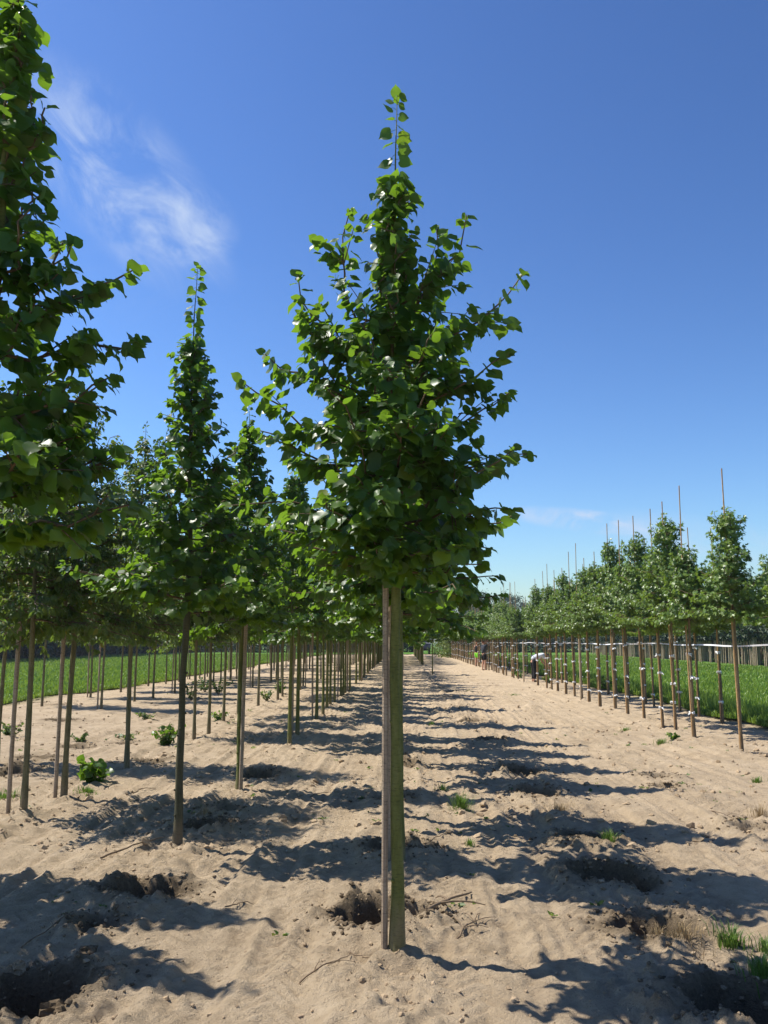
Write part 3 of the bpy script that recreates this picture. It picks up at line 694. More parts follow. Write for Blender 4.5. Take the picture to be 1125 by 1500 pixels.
# ---- prototypes for the other trees of the rows (their copies share these meshes)
def lime_proto(seed, low):
    g = gen_tree(seed, H=4.6 + .05 * (seed % 7), cb=1.82, r0=.032, nbr=42, lenf=lambda u: 1.08 - .80 * u, elevf=lambda u: R(2 + 54 * u), leaf=.078, gap=.031, h_top=3.8, twigs=6, twig_len=.36, lean=((seed % 5 - 2) * .03, 0), leader_gap=.05, wig=.03)
    if low:
        b = crown_mb(g, [LEAF_LO], 1, None, False, 1.08)
        z = np.linspace(0, 4.3, 6); b.tube(np.array([g['tp'](h) for h in z]), np.interp(z, g['trunk'][:, 2], g['rad']), 5, 1, False)
        if seed % 2: b.tube([(-.08, 0, -.1), (-.08, 0, 2.0)], .021, 5, 2, True)
        return b.mesh('lime_tree', [M['lime_leaf'], M['bark'], M['stake']])
    return trunk_mesh(g, 9).mesh('trunk', [M['bark']], True), crown_mb(g, LEAF_MID, 1).mesh('crown', [M['lime_leaf'], M['twig']])
def horn_proto(seed, low):
    g = gen_tree(seed, H=4.5, cb=1.85, r0=.031, nbr=60, lenf=lambda u: 1.05 - .55 * u, elevf=lambda u: R(-16 + 66 * u), leaf=.070, gap=.022, h_top=4.0, twigs=8, twig_len=.34, droop=.8, lean=((seed % 5 - 2) * .03, 0), leader_gap=.04, wig=.04)
    if low:
        b = crown_mb(g, [LEAF_LO], 1, np.arange(0, len(g['P']), 2), False, 1.5)
        z = np.linspace(0, 4.2, 6); b.tube(np.array([g['tp'](h) for h in z]), np.interp(z, g['trunk'][:, 2], g['rad']), 5, 1, False)
        if seed % 2: b.tube([(-.09, 0, -.1), (-.08, 0, 2.0)], .02, 5, 2, True)
        return b.mesh('hornbeam_tree', [M['horn_leaf'], M['bark_grey'], M['stake']])
    return trunk_mesh(g, 8).mesh('trunk', [M['bark_grey']], True), crown_mb(g, [LEAF_OVAL], 1).mesh('crown', [M['horn_leaf'], M['twig']])
def maple_proto(seed, low):
    g = gen_tree(seed, H=(3.5, 3.35, 3.75, 3.95)[seed % 4], cb=1.98, r0=.028, nbr=60, lenf=lambda u: (.82 - .15 * u if u < .5 else .62 - .60 * (u - .5)) * (1.0 if (u * 3.4 + .17 * (seed % 7)) % 1 < .55 else .62), elevf=lambda u: R(8 + 45 * u), leaf=.098, gap=.024, h_top=(3.5, 3.35, 3.75, 3.95)[seed % 4] - .3, twigs=6, twig_len=.28, droop=.7, lean=(0, 0), leader_gap=.03, wig=.02)
    if low:
        b = crown_mb(g, [LEAF_LO], 1, None, False, 1.25)
        z = np.linspace(0, 3.4, 5); b.tube(np.array([g['tp'](h) for h in z]), np.interp(z, g['trunk'][:, 2], g['rad']), 5, 1, False)
        b.tube([(-.05, -.03, -.1), (-.03, -.03, 4.0 + .12 * (seed % 4))], .012, 5, 2, True)
        for h in (.42, .95, 1.5): b.tube([(-.025, -.015, h - .02), (-.025, -.015, h + .02)], .055, 6, 3, True)
        return b.mesh('maple_tree', [M['maple_leaf'], M['bark_tan'], M['cane'], M['tie']])
    return trunk_mesh(g, 8).mesh('trunk', [M['bark_tan']], True), crown_mb(g, [LEAF_STAR], 1).mesh('crown', [M['maple_leaf'], M['twig']])
LIME_P = [lime_proto(s, 0) for s in (101, 102, 103)]; LIME_L = [lime_proto(s, 1) for s in (111, 112, 113, 114)]
HORN_P = [horn_proto(s, 0) for s in (201, 202, 203)]; HORN_L = [horn_proto(s, 1) for s in (211, 212, 213)]
MAPLE_P = [maple_proto(s, 0) for s in (301, 302, 303, 304)]; MAPLE_L = [maple_proto(s, 1) for s in (311, 312, 313, 314)]
STAKES = [stake_mesh(2.0 + .05 * k, .021, 60 + k, (.02 * k - .02, 0)).mesh('stake', [M['stake']], False) for k in range(3)]
rgp = random.Random(77)
def ob(name, me, parent, loc=(0, 0, 0)):
    o = bpy.data.objects.new(name, me); COL.objects.link(o); o.parent = parent; o.location = loc; return o
def place(kind, x, y, label, group, staked, detail, sc=None):
    P, Lw = {'lime': (LIME_P, LIME_L), 'hornbeam': (HORN_P, HORN_L)}[kind]
    sc = sc or rgp.uniform(.94, 1.05); rz = rgp.uniform(0, 6.28)
    if detail:
        tr_, cr_ = rgp.choice(P)
        root = empty(kind + '_tree', (x, y, gz(x, y)), 0, 1.0)
        ch = ob('trunk', tr_, root); ch.rotation_euler.z = rz; ch.scale = (sc,) * 3
        ch = ob('crown', cr_, root); ch.rotation_euler.z = rz; ch.scale = (sc,) * 3
        ch['kind'] = 'stuff'
        if staked: ob('stake', rgp.choice(STAKES), root, (-.085, -.02, 0))
    else:
        root = bpy.data.objects.new(kind + '_tree', rgp.choice(Lw)); COL.objects.link(root); root.location = (x, y, gz(x, y)); root.rotation_euler.z = rz; root.scale = (sc,) * 3
    tag(root, label, 'tree', group); return root
ORD = ['first', 'second', 'third', 'fourth', 'fifth', 'sixth', 'seventh', 'eighth', 'ninth', 'tenth', 'eleventh', 'twelfth']
for i, yv in enumerate(left_y[2:]):
    k = i + 2
    lab = f'{ORD[k]} standing lime tree along the row just left of the middle tree' if k < 9 else 'distant lime tree towards the far end of the row left of the middle tree'
    place('lime', XR['left'] + rgp.uniform(-.05, .05), yv, lab, GREEN, i % 3 != 0, yv < 34)
for i, yv in enumerate(centre_y[1:]):
    lab = f'lime tree hidden {ORD[i]} in line behind the big middle tree' if i < 4 else 'lime tree far behind in the line of the middle tree'
    place('lime', XR['centre'] + rgp.uniform(-.02, .02), yv, lab, GREEN, True, yv < 24)
HG = 'small leaved trees in the rows by the left meadow'
for i, yv in enumerate(second_y):
    sp = ['small leaved tree with separate leaning stake nearest to the left picture edge', 'small leaved tree behind a pale stake, next to a bright leafy shoot', 'small leaved tree with knobbly olive trunk beside a wide shadowed pit'][i] if i < 3 else \
        (f'{ORD[i]} tree along the second row left of the middle tree' if i < 8 else 'distant tree in the second row left of the middle tree')
    x = XR['second'] + rgp.uniform(-.05, .05)
    if i == 1:
        t = place('hornbeam', x, yv, sp, HG, True, True)
    else: t = place('hornbeam', x, yv, sp, HG, i == 0, yv < 30)
    if i == 0: 
        for ch in t.children:
            if ch.name.startswith('stake'): ch.location = (-.16, .03, 0)
for yv, sc_ in ((6.0, .93), (5.05, .93)):
    place('lime', XR['second'], yv, 'lime tree beyond the left picture edge whose crown shades the sand at the bottom left', GREEN, True, True, sc_)
for i, yv in enumerate(third_y):
    place('hornbeam', XR['third'], yv, 'small leaved tree at the left picture edge with only its stake showing low down' if i == 0 else 'distant tree in the thinned third row by the left meadow', HG, i == 0, i == 0)
for i, yv in enumerate(fourth_y):
    place('hornbeam', XR['fourth'] + rgp.uniform(-.05, .05), yv, f'{ORD[i]} tree along the second row in from the left meadow' if i < 5 else 'distant tree in the second row in from the left meadow', HG, i % 3 == 0, yv < 32)
for i, yv in enumerate(edge_y):
    place('hornbeam', XR['edge'] + rgp.uniform(-.05, .05), yv, f'{ORD[i]} tree along the outermost row at the left meadow edge' if i < 5 else 'distant tree in the outermost row at the left meadow edge', HG, i % 3 == 1, yv < 32)
for i, yv in enumerate(gap_y):
    place('lime', XR['gap'] + rgp.uniform(-.05, .05), yv, 'lone lime tree standing at the path edge left of the workers' if i == 0 else 'distant lime tree closing the far end of the row of pits', GREEN, False, i == 0, .9 if i == 0 else 1.08)

# ------------------------------------------------------------------ staked row on the right
MG = 'young trees with tall canes and white ties right of the path'
def tie_mesh(seed):
    rg = np.random.default_rng(seed); b = MB(); a = np.linspace(0, 2 * np.pi, 9)
    for w in (-.012, .012):
        b.tube(np.c_[.046 * np.cos(a) - .02, .04 * np.sin(a) - .015, np.full(9, w) + .006 * np.sin(a * 2)], .010, 4, 0, False)
    for q in range(3):
        d = rg.normal(0, 1, 3); d[1] -= .6; d = unit(d); p = np.array([-.02, -.055, 0.]); b.tube([p, p + d * .035, p + d * .06 + np.array([0, 0, -.015])], [.012, .011, .006], 4, 0, True)
    return b.mesh('tie', [M['tie']])
TIES = [tie_mesh(k) for k in range(4)]
CANES = []
for k, h in enumerate((3.95, 4.15, 4.3, 4.45)):
    b = MB(); z = np.linspace(-.1, h, 14); b.tube(np.c_[.02 * np.sin(z * .7 + k), .015 * np.cos(z * .5 + k), z], np.linspace(.016, .009, 14) * (1 + .12 * (np.arange(14) % 2)), 6, 0, True); CANES.append(b.mesh('cane', [M['cane']]))
def staked(x, y, label, detail, ci=None, ties=True):
    sc = rgp.uniform(.92, 1.07); rz = rgp.uniform(0, 6.28)
    if detail:
        tr_, cr_ = rgp.choice(MAPLE_P); root = empty('maple_tree', (x, y, gz(x, y)))
        for nm, me in (('trunk', tr_), ('crown', cr_)):
            ch = ob(nm, me, root); ch.rotation_euler.z = rz; ch.scale = (sc,) * 3
            if nm == 'crown': ch['kind'] = 'stuff'
        ob('cane', CANES[ci if ci is not None else rgp.randrange(4)], root, (-.045, -.035, 0))
        if ties:
            for h in (.40, .95, 1.48):
                t = ob('tie', rgp.choice(TIES), root, (0, 0, h + rgp.uniform(-.12, .12))); t.rotation_euler.z = rgp.uniform(-.5, .5)
    else:
        root = bpy.data.objects.new('maple_tree', rgp.choice(MAPLE_L)); COL.objects.link(root); root.location = (x, y, gz(x, y)); root.rotation_euler.z = 0; root.scale = (sc,) * 3
    tag(root, label, 'tree', MG); return root
for i, yv in enumerate(staked_y):
    if i == 0: lab = 'maple tree cut by the right picture edge, crown half in view'
    elif i == 1: lab = 'lone maple tree at the right with grey doubled stem and very tall thin cane'
    elif i < 9: lab = f'staked maple tree with white ties, {ORD[i-2]} beyond the lone right maple'
    else: lab = 'distant staked maple tree in the long taped row by the path'
    staked(XR['staked'] + (.42 if i == 0 else rgp.uniform(-.06, .06)), yv, lab, yv < 48, {1: 2, 2: 3}.get(i), i != 1)
for i, yv in enumerate(back_y):
    lab = f'{ORD[i]} maple tree of the rear row at the right meadow edge' if i < 5 else 'distant maple tree in the rear row at the right meadow edge'
    staked(XR['backrow'] + rgp.uniform(-.06, .06), yv, lab, yv < 32)
# posts carrying the tape
PB = stake_mesh(1.68, .030, 9).mesh('wooden_post', [M['cane_pale']], False)
post_y = [5.0, 24.6, 36, 48, 60, 74]
for i, yv in enumerate(post_y[1:]):
    o = bpy.data.objects.new('wooden_post', PB); COL.objects.link(o); x = XR['staked'] - .10; o.location = (x, yv, gz(x, yv))
    tag(o, 'thick pale wooden post carrying the white tape, nearest to the viewer' if i == 0 else 'distant pale wooden post carrying the white tape beside the path', 'post', 'posts carrying the white tape')
def tape(x, ya, yb, h, name, label):
    n = 120; t = np.linspace(0, 1, n); Y = ya + (yb - ya) * t; sag = .010 * np.sin(Y * 2.2) + .012 * np.sin(Y * .77)
    tw = .35 * np.sin(Y * .9); w = .012
    lo = np.c_[x + .03 * np.sin(Y * .5) - w * np.sin(tw) , Y, h + sag - w * np.cos(tw)]; hi = np.c_[x + .03 * np.sin(Y * .5) + w * np.sin(tw), Y, h + sag + w * np.cos(tw)]
    b = MB(); V = np.empty((2 * n, 3)); V[0::2] = lo; V[1::2] = hi; k = np.arange(n - 1) * 2
    b.add(np.vstack([V, V + np.array([.004, 0, 0])]), np.vstack([np.stack([k, k + 2, k + 3, k + 1], -1), 2 * n + np.stack([k + 1, k + 3, k + 2, k], -1)]))
    tag(b.obj(name, [M['tie']]), label, 'tape')
tape(XR['staked'] + .05, 8.0, 80, 1.55, 'white_tape', 'long white tape strung along the staked tree row')

# ------------------------------------------------------------------ far block of young trees beyond the right meadow
def block_proto(seed):
    g = gen_tree(seed, H=4.5, cb=1.85, r0=.035, nbr=34, lenf=lambda u: .9 - .45 * u, elevf=lambda u: R(20 + 35 * u), leaf=.14, gap=.075, h_top=3.9, twigs=4, droop=.6)
    b = crown_mb(g, [LEAF_LO], 1, None, False, 1.5); z = np.linspace(0, 4, 5)
    b.tube(np.array([g['tp'](h) for h in z]), np.interp(z, g['trunk'][:, 2], g['rad']), 5, 1, False); b.tube([(.12, -.1, -.1), (.12, -.1, 2.1)], .024, 5, 2, True)
    return b.mesh('young_tree', [M['wood_leaf'], M['cane_pale'], M['cane_pale']])
BL = [block_proto(s) for s in (401, 402, 403)]
def young(x, y, lab, grp):
    o = bpy.data.objects.new('young_tree', rgp.choice(BL)); COL.objects.link(o); o.location = (x, y, 0); o.rotation_euler.z = rgp.uniform(0, 6.28); o.scale = (rgp.uniform(.9, 1.1),) * 3
    tag(o, lab, 'tree', grp)
nb_ = 0
for r_ in range(3):
    for yv in np.arange(38 + .3 * r_, 112, .62 if r_ < 2 else 1.3):
        if nb_ >= 298: break
        young(22 + .95 * r_ + rgp.uniform(-.25, .25) + .02 * yv, yv + rgp.uniform(-.2, .2), 'slim young tree in the dense nursery block beyond the right meadow', 'young trees in the dense block beyond the right meadow'); nb_ += 1
def deep_block():
    rg = np.random.default_rng(61); b = MB()
    for q in range(420):
        x, yv = 24.6 + rg.uniform(0, 5), rg.uniform(37, 114); x += .02 * yv
        b.tube([(x, yv, -.1), (x + rg.normal(0, .04), yv, 2.2), (x, yv, 3.9)], [.035, .028, .01], 4, 1 if q % 2 else 2, False)
        m_ = 90; P = np.array([x, yv, 3.0]) + rg.normal(0, 1, (m_, 3)) * np.array([.42, .42, .55]); b.leaves(LEAF_LO, P, rg.normal(0, 1, (m_, 3)), rg.normal(0, .6, (m_, 3)) + np.array([0, 0, 1]), rg.uniform(.18, .32, m_), rg.random(m_))
    tag(b.obj('nursery_block', [M['wood_leaf'], M['cane_pale'], M['cane_pale']]), 'deeper rows of the dense young tree block beyond the right meadow', 'trees', kind='stuff')
deep_block()

# ------------------------------------------------------------------ big trees: left wood, far poplars, conifers
def mass_tree(seed, H, Rr, n, leaf, base, mat, shape, name, trunk_r=.2):
    rg = np.random.default_rng(seed); nb = 46
    # boughs: leaf clusters gathered round their ends so that gaps stay between them
    hh = base + (H - base) * rg.random(nb) ** .9; u = (hh - base) / (H - base); rr = Rr * shape(u) * rg.uniform(.45, 1.0, nb); a = rg.uniform(0, 6.28, nb)
    C = np.c_[rr * np.cos(a), rr * np.sin(a), hh]; cl = rg.integers(0, nb, n); spread = (.16 + .10 * rg.random(nb)) * Rr
    D = rg.normal(0, 1, (n, 3)) * np.array([1, 1, .8]); P = C[cl] + D * spread[cl][:, None]
    P[:, 2] = np.clip(P[:, 2], max(.1, base * .8), None)
    A = D * .6 + rg.normal(0, .8, (n, 3)); A[:, 2] -= .3; Nn = D + np.array([0, 0, .9]) + rg.normal(0, .4, (n, 3))
    b = MB(); b.leaves(LEAF_LO, P, A, Nn, leaf * rg.uniform(.6, 1.3, n), rg.random(n))
    tr_ = MB(); z = np.linspace(-.2, H * .8, 7); tr_.tube(np.c_[.15 * np.sin(z * .5), .1 * np.cos(z * .6), z], np.linspace(trunk_r, .03, 7), 7)
    for k in range(0, nb, 2):
        tr_.tube(bez(np.array([0, 0, max(.5, hh[k] * .7)]), np.array([C[k, 0] * .5, C[k, 1] * .5, hh[k] * .8]), C[k], 4), np.linspace(trunk_r * .25, .015, 4), 4, 0, False)
    return tr_.mesh('trunk', [M['bark_grey']]), b.mesh('crown', [mat])
def put_mass(pr, name, loc, sc, rz, label, group=None):
    root = empty(name, loc, rz, sc); ob('trunk', pr[0], root); c = ob('crown', pr[1], root); c['kind'] = 'stuff'; tag(root, label, 'tree', group); return root
dome = lambda u: np.sin(np.clip(.18 + u * .85, 0, 1) * np.pi) ** .7
WOOD = [mass_tree(s, 9.5, 3.4, 5200, .42, .3, M['wood_leaf'], dome, 'broadleaf_tree') for s in (501, 502, 503)]
k = 0
for yv in np.arange(34, 178, 4.6):
    for dx in (0, 5):
        put_mass(WOOD[k % 3], 'broadleaf_tree', (-36.5 - dx + rgp.uniform(-.8, .8), yv + rgp.uniform(-1, 1) + dx * .4, 0), rgp.uniform(.85, 1.1), rgp.uniform(0, 6.28), 'dense dark broadleaf tree in the wood behind the left meadow', 'trees of the dark wood behind the left meadow'); k += 1
plume = lambda u: .35 + .65 * np.sin(np.clip(.12 + u * .8, 0, 1) * np.pi) ** .8
POP = [mass_tree(s, 15, 3.2, 4800, .38, 1.0, M['poplar_leaf'], plume, 'poplar_tree', .25) for s in (601, 602, 603)]
pops = [(672, 862, 170, 1.0), (706, 868, 178, .9), (690, 880, 165, .85), (738, 868, 185, .9), (650, 885, 190, .85), (760, 872, 195, .9), (790, 872, 200, .9), (622, 890, 200, .9), (590, 890, 196, .9), (555, 890, 188, .9), (520, 888, 192, .9), (480, 885, 186, .9), (440, 888, 190, .9), (395, 885, 184, .9), (830, 880, 205, .9), (870, 880, 200, .9), (920, 885, 205, .9), (970, 885, 200, .9)]
pl_lab = {0: 'tall pale poplar with uneven top, leftmost of those showing past the path end', 1: 'tall poplar showing between the leftmost poplar and the canes', 3: 'tall poplar rising behind the thicket of canes at the far path end'}
for i, (px, py, Y, s) in enumerate(pops):
    p = at(px, py, Y); put_mass(POP[i % 3], 'poplar_tree', (p.x, Y, 0), p.z / 15.6, rgp.uniform(0, 6.28), pl_lab.get(i, 'distant poplar in the line of tall trees behind the nursery'), 'tall poplars behind the nursery')
cone = lambda u: np.clip(1.02 - u, .05, 1) ** .8
CON = [mass_tree(s, 4.0, 1.5, 3200, .16, .15, M['conifer_leaf'], cone, 'conifer_tree', .07) for s in (701, 702)]
for i, (px, py, s, lab) in enumerate(((648, 956, .85, 'yellow green bushy conifer at the far path end'), (664, 963, 1.0, 'darker conifer with bare foot right of the yellow green one'), (672, 953, .9, 'small conifer furthest right beside the far staked trees'))):
    p = gp(px, py); Y = min(p.y, 95); d = at(px, 945, Y); put_mass(CON[i % 2], 'conifer_tree', (d.x, Y, 0), s * (1.0 if i else 1.0), i * 2.0, lab)
for i in range(26):
    put_mass(WOOD[i % 3], 'broadleaf_tree', (31.5 + .02 * 40 + 1.2 * (i % 2), 36 + i * 4.4, 0), rgp.uniform(.48, .6), rgp.uniform(0, 6.28), 'dark broadleaf tree of the belt behind the dense block of young trees', 'trees of the belt behind the dense young block')
# bushes closing the path
BUSH = mass_tree(801, 2.6, 2.0, 2600, .2, .1, M['wood_leaf'], dome, 'bush', .06)
for i, (x, yv) in enumerate(((-14, 128), (-10, 131), (-6.5, 127), (-3, 130), (.4, 133), (9, 131), (12.5, 128), (16, 131), (20, 129), (24, 132), (28, 130), (32, 131), (-18, 130), (-22, 128), (-26, 131), (-30, 129))):
    o = put_mass(BUSH, 'bush', (x, yv, 0), rgp.uniform(1.0, 1.5), rgp.uniform(0, 6), 'round green bush in the hedge closing the far end of the rows', 'bushes closing the far end of the rows'); o['category'] = 'bush'

# ------------------------------------------------------------------ trailer at the end of the path
def trailer():
    d = at(621, 945, 112); root = empty('box_trailer', (d.x, 112, .02)); tag(root, 'dark blue box trailer with a pale stripe parked at the far path end', 'trailer')
    bm = plain_mat('trailer_blue', (.045, .06, .10), .45, .12, 3); wh = plain_mat('trailer_stripe', (.6, .62, .66), .5, .05); bk = plain_mat('trailer_black', (.015, .015, .017), .6, .2)
    b = MB(); b.box((0, 2.5, 1.75), (.85, 2.5, 1.05)); b.obj('body', [bm], root, False)
    for s_ in (-1, 1):
        b = MB(); b.box((s_ * .43, -.012, 1.72), (.40, .012, .98)); b.obj('door', [bm], root, False)
    b = MB(); b.box((0, -.032, 1.42), (.84, .008, .06)); b.obj('stripe', [wh], root, False)
    b = MB(); b.box((0, 2.4, .58), (.5, 2.4, .08)); b.box((0, -.02, .52), (.8, .05, .08)); b.obj('chassis', [bk], root, False)
    for s_ in (-1, 1):
        for yv in (1.6, 2.5):
            b = MB(); b.tube([(s_ * .62, yv, .38), (s_ * .84, yv, .38)], .38, 16); b.obj('wheel', [bk], root)
trailer()

# ------------------------------------------------------------------ people
skin_m = plain_mat('skin', (.52, .29, .20), .55, .08, 8); hair_red = plain_mat('auburn_hair', (.20, .065, .025), .6, .25, 60); hair_fair = plain_mat('reddish_fair_hair', (.30, .13, .055), .6, .25, 60); hair_dark = plain_mat('dark_hair', (.02, .016, .014), .5, .25, 60)
def skinned(name, V, E, mat, parent, sub=1, roots=(0,)):
    me = bpy.data.meshes.new(name); me.from_pydata([v[0] for v in V], E, []); o = bpy.data.objects.new(name, me); COL.objects.link(o)
    md = o.modifiers.new('skin', 'SKIN'); md.use_smooth_shade = True
    for i, v in enumerate(V):
        r_ = v[1]; me.skin_vertices[0].data[i].radius = r_ if isinstance(r_, tuple) else (r_, r_)
        me.skin_vertices[0].data[i].use_root = (i in roots)
    s_ = o.modifiers.new('sub', 'SUBSURF'); s_.levels = sub; s_.render_levels = sub
    dg = bpy.context.evaluated_depsgraph_get(); nm = bpy.data.meshes.new_from_object(o.evaluated_get(dg)); nm.name = name
    bpy.data.objects.remove(o); nm.materials.clear(); nm.materials.append(mat)
    for p in nm.polygons: p.use_smooth = True
    o2 = bpy.data.objects.new(name, nm); COL.objects.link(o2); o2.parent = parent; return o2
def person(loc, rz, scale, J, shirt_m, bottoms_m, shoe_m, hair_m, label, sleeve, leg_cover, long_hair=False):
    """J: joint positions; figure faces local +Y"""
    root = empty('person', loc, rz, scale); tag(root, label, 'person')
    V = []; E = []; ix = {}
    def v(n, p, r_): ix[n] = len(V); V.append((tuple(p), r_)); return ix[n]
    def e(a, b2): E.append((ix[a], ix[b2]))
    Jv = {k_: np.array(p, float) for k_, p in J.items()}
    v('pelvis', Jv['pelvis'], (.135, .10)); v('waist', Jv['pelvis'] * .5 + Jv['chest'] * .5, (.12, .09)); v('chest', Jv['chest'], (.15, .11)); v('neck', Jv['neck'], .055); v('skull', Jv['skull'], (.085, .095)); v('crown', Jv['top'], .06)
    hd = unit(Jv['face'] - Jv['skull']); v('nose', Jv['skull'] + hd * .115 + unit(Jv['top'] - Jv['skull']) * .0, .014)
    for a, b2 in (('pelvis', 'waist'), ('waist', 'chest'), ('chest', 'neck'), ('neck', 'skull'), ('skull', 'crown'), ('skull', 'nose')): e(a, b2)
    ear = unit(np.cross(hd, Jv['top'] - Jv['skull']))
    for sd, s_ in (('l', -1), ('r', 1)):
        v('ear' + sd, Jv['skull'] + ear * s_ * .092, .016); e('skull', 'ear' + sd)
        for n, r_ in (('hip', .09), ('knee', .056), ('ankle', .036), ('heel', .036), ('toe', .03)):
            v(n + sd, Jv[n + sd], r_)
        mid = (Jv['knee' + sd] * .62 + Jv['ankle' + sd] * .38); v('calf' + sd, mid + np.array([0, -.015, 0]), .054)
        e('pelvis', 'hip' + sd); e('hip' + sd, 'knee' + sd); e('knee' + sd, 'calf' + sd); e('calf' + sd, 'ankle' + sd); e('ankle' + sd, 'heel' + sd); e('heel' + sd, 'toe' + sd)
        for n, r_ in (('sho', .062), ('elb', .042), ('wri', .028)): v(n + sd, Jv[n + sd], r_)
        e('chest', 'sho' + sd); e('sho' + sd, 'elb' + sd); e('elb' + sd, 'wri' + sd)
        hdv = unit(Jv['wri' + sd] - Jv['elb' + sd]); side = unit(np.cross(hdv, [0.3, 1, 0.2])); palm = Jv['wri' + sd] + hdv * .06; v('palm' + sd, palm, (.036, .022)); e('wri' + sd, 'palm' + sd)
        for q in range(4):
            ln = (.075, .085, .08, .062)[q]; b0 = palm + hdv * .045 + side * (.026 - .0175 * q); v(f'f{q}a{sd}', b0, .009); v(f'f{q}b{sd}', b0 + hdv * ln * .55, .0085); v(f'f{q}c{sd}', b0 + hdv * ln + np.array([0, .012, -.01]), .0075)
            e('palm' + sd, f'f{q}a{sd}'); e(f'f{q}a{sd}', f'f{q}b{sd}'); e(f'f{q}b{sd}', f'f{q}c{sd}')
        v('th' + sd, palm + side * .045 + hdv * .01, .010); v('tt' + sd, palm + side * .06 + hdv * .05, .009); e('palm' + sd, 'th' + sd); e('th' + sd, 'tt' + sd)
    skinned('body', V, E, skin_m, root)
    # shirt
    S = [(tuple(Jv['pelvis'] * 1.12 - Jv['chest'] * .12), (.165, .135)), (tuple(Jv['pelvis'] * .5 + Jv['chest'] * .5), (.165, .14)), (tuple(Jv['chest']), (.195, .155)), (tuple(Jv['chest'] * .35 + Jv['neck'] * .65), (.10, .085))]; SE = [(0, 1), (1, 2), (2, 3)]
    for sd in ('l', 'r'):
        S.append((tuple(Jv['sho' + sd]), .082 if sleeve > 0 else .06)); SE.append((2, len(S) - 1))
        if sleeve > 0:
            S.append((tuple(Jv['sho' + sd] * (1 - sleeve) + Jv['elb' + sd] * sleeve), .064)); SE.append((len(S) - 2, len(S) - 1))
    skinned('shirt', S, SE, shirt_m, root)
    B = []; BE = []; roots = []
    for sd in ('l', 'r'):
        roots.append(len(B)); top = Jv['hip' + sd] * np.array([.62, 1, 1]) + (Jv['chest'] - Jv['pelvis']) * .36
        ch = [(top, (.108, .125)), (Jv['hip' + sd] * np.array([.85, 1, 1]), (.112, .125))]
        if leg_cover < 1: ch += [(Jv['hip' + sd] * (1 - leg_cover) + Jv['knee' + sd] * leg_cover, .088)]
        else: ch += [(Jv['knee' + sd], .080), (Jv['ankle' + sd] * .97 + Jv['knee' + sd] * .03, .064)]
        for q, (p_, r_) in enumerate(ch):
            B.append((tuple(p_), r_))
            if q: BE.append((len(B) - 2, len(B) - 1))
    skinned('trousers' if leg_cover >= 1 else 'shorts', B, BE, bottoms_m, root, roots=roots)
    for sd in ('l', 'r'):
        skinned('shoe', [(tuple(Jv['heel' + sd] + np.array([0, 0, .01])), .047), (tuple(Jv['heel' + sd] * .5 + Jv['toe' + sd] * .5), .045), (tuple(Jv['toe' + sd]), .040)], [(0, 1), (1, 2)], shoe_m, root)
    # hair: a cap on the back and top of the skull
    up = unit(Jv['top'] - Jv['skull']); bk = -hd
    H_ = [(tuple(Jv['skull'] + bk * .045 - up * .045), .062), (tuple(Jv['skull'] + up * .03 + bk * .025), (.094, .092)), (tuple(Jv['top'] + up * .012 + bk * .01), .060)]
    HE = [(0, 1), (1, 2)]
    if long_hair: H_.append((tuple(Jv['skull'] + bk * .10 - up * .02), .035)); HE.append((1, 3))
    skinned('hair', H_, HE, hair_m, root); return root
def stand(arms):
    J = dict(pelvis=(0, 0, .96), chest=(0, .0, 1.28), neck=(0, .0, 1.47), skull=(0, .02, 1.60), top=(0, .01, 1.69), face=(0, .12, 1.60),
             hipl=(-.095, 0, .88), hipr=(.095, 0, .88), kneel=(-.11, .03, .49), kneer=(.11, .02, .49), anklel=(-.115, -.02, .10), ankler=(.12, -.01, .10), heell=(-.115, -.045, .045), heelr=(.12, -.04, .045), toel=(-.13, .13, .035), toer=(.14, .13, .035),
             shol=(-.185, 0, 1.41), shor=(.185, 0, 1.41)); J.update(arms); return J
grey_tee = plain_mat('charcoal_cotton', (.045, .05, .062), .85, .15, 20); black_c = plain_mat('black_cloth', (.012, .012, .014), .85, .15, 20); lime_c = plain_mat('neon_green_cloth', (.22, .75, .03), .7, .06, 20); pale_c = plain_mat('pale_grey_cotton', (.55, .58, .64), .85, .08, 20); shoe_d = plain_mat('boot_leather', (.10, .07, .05), .7, .2, 20)
pB = gp(709, 981)
person((pB.x, pB.y, gz(pB.x, pB.y) - .01), R(-62), 1.0, stand(dict(elbl=(-.20, .24, 1.55), elbr=(.20, .26, 1.50), wril=(-.12, .38, 1.74), wrir=(.13, .42, 1.68))), grey_tee, black_c, shoe_d, hair_red, 'worker in charcoal t-shirt and black shorts reaching both arms up into the trees', .55, .8)
pA = gp(699, 975.5)
person((pA.x, pA.y, gz(pA.x, pA.y) - .01), R(-50), .97, stand(dict(elbl=(-.36, .06, 1.22), elbr=(.30, .12, 1.20), wril=(-.14, .26, 1.33), wrir=(.10, .32, 1.30), neck=(0, .0, 1.47))), black_c, lime_c, shoe_d, hair_fair, 'worker in black tank top and bright green shorts with elbow bent outward', 0, .75, True)
pC = gp(783, 997)
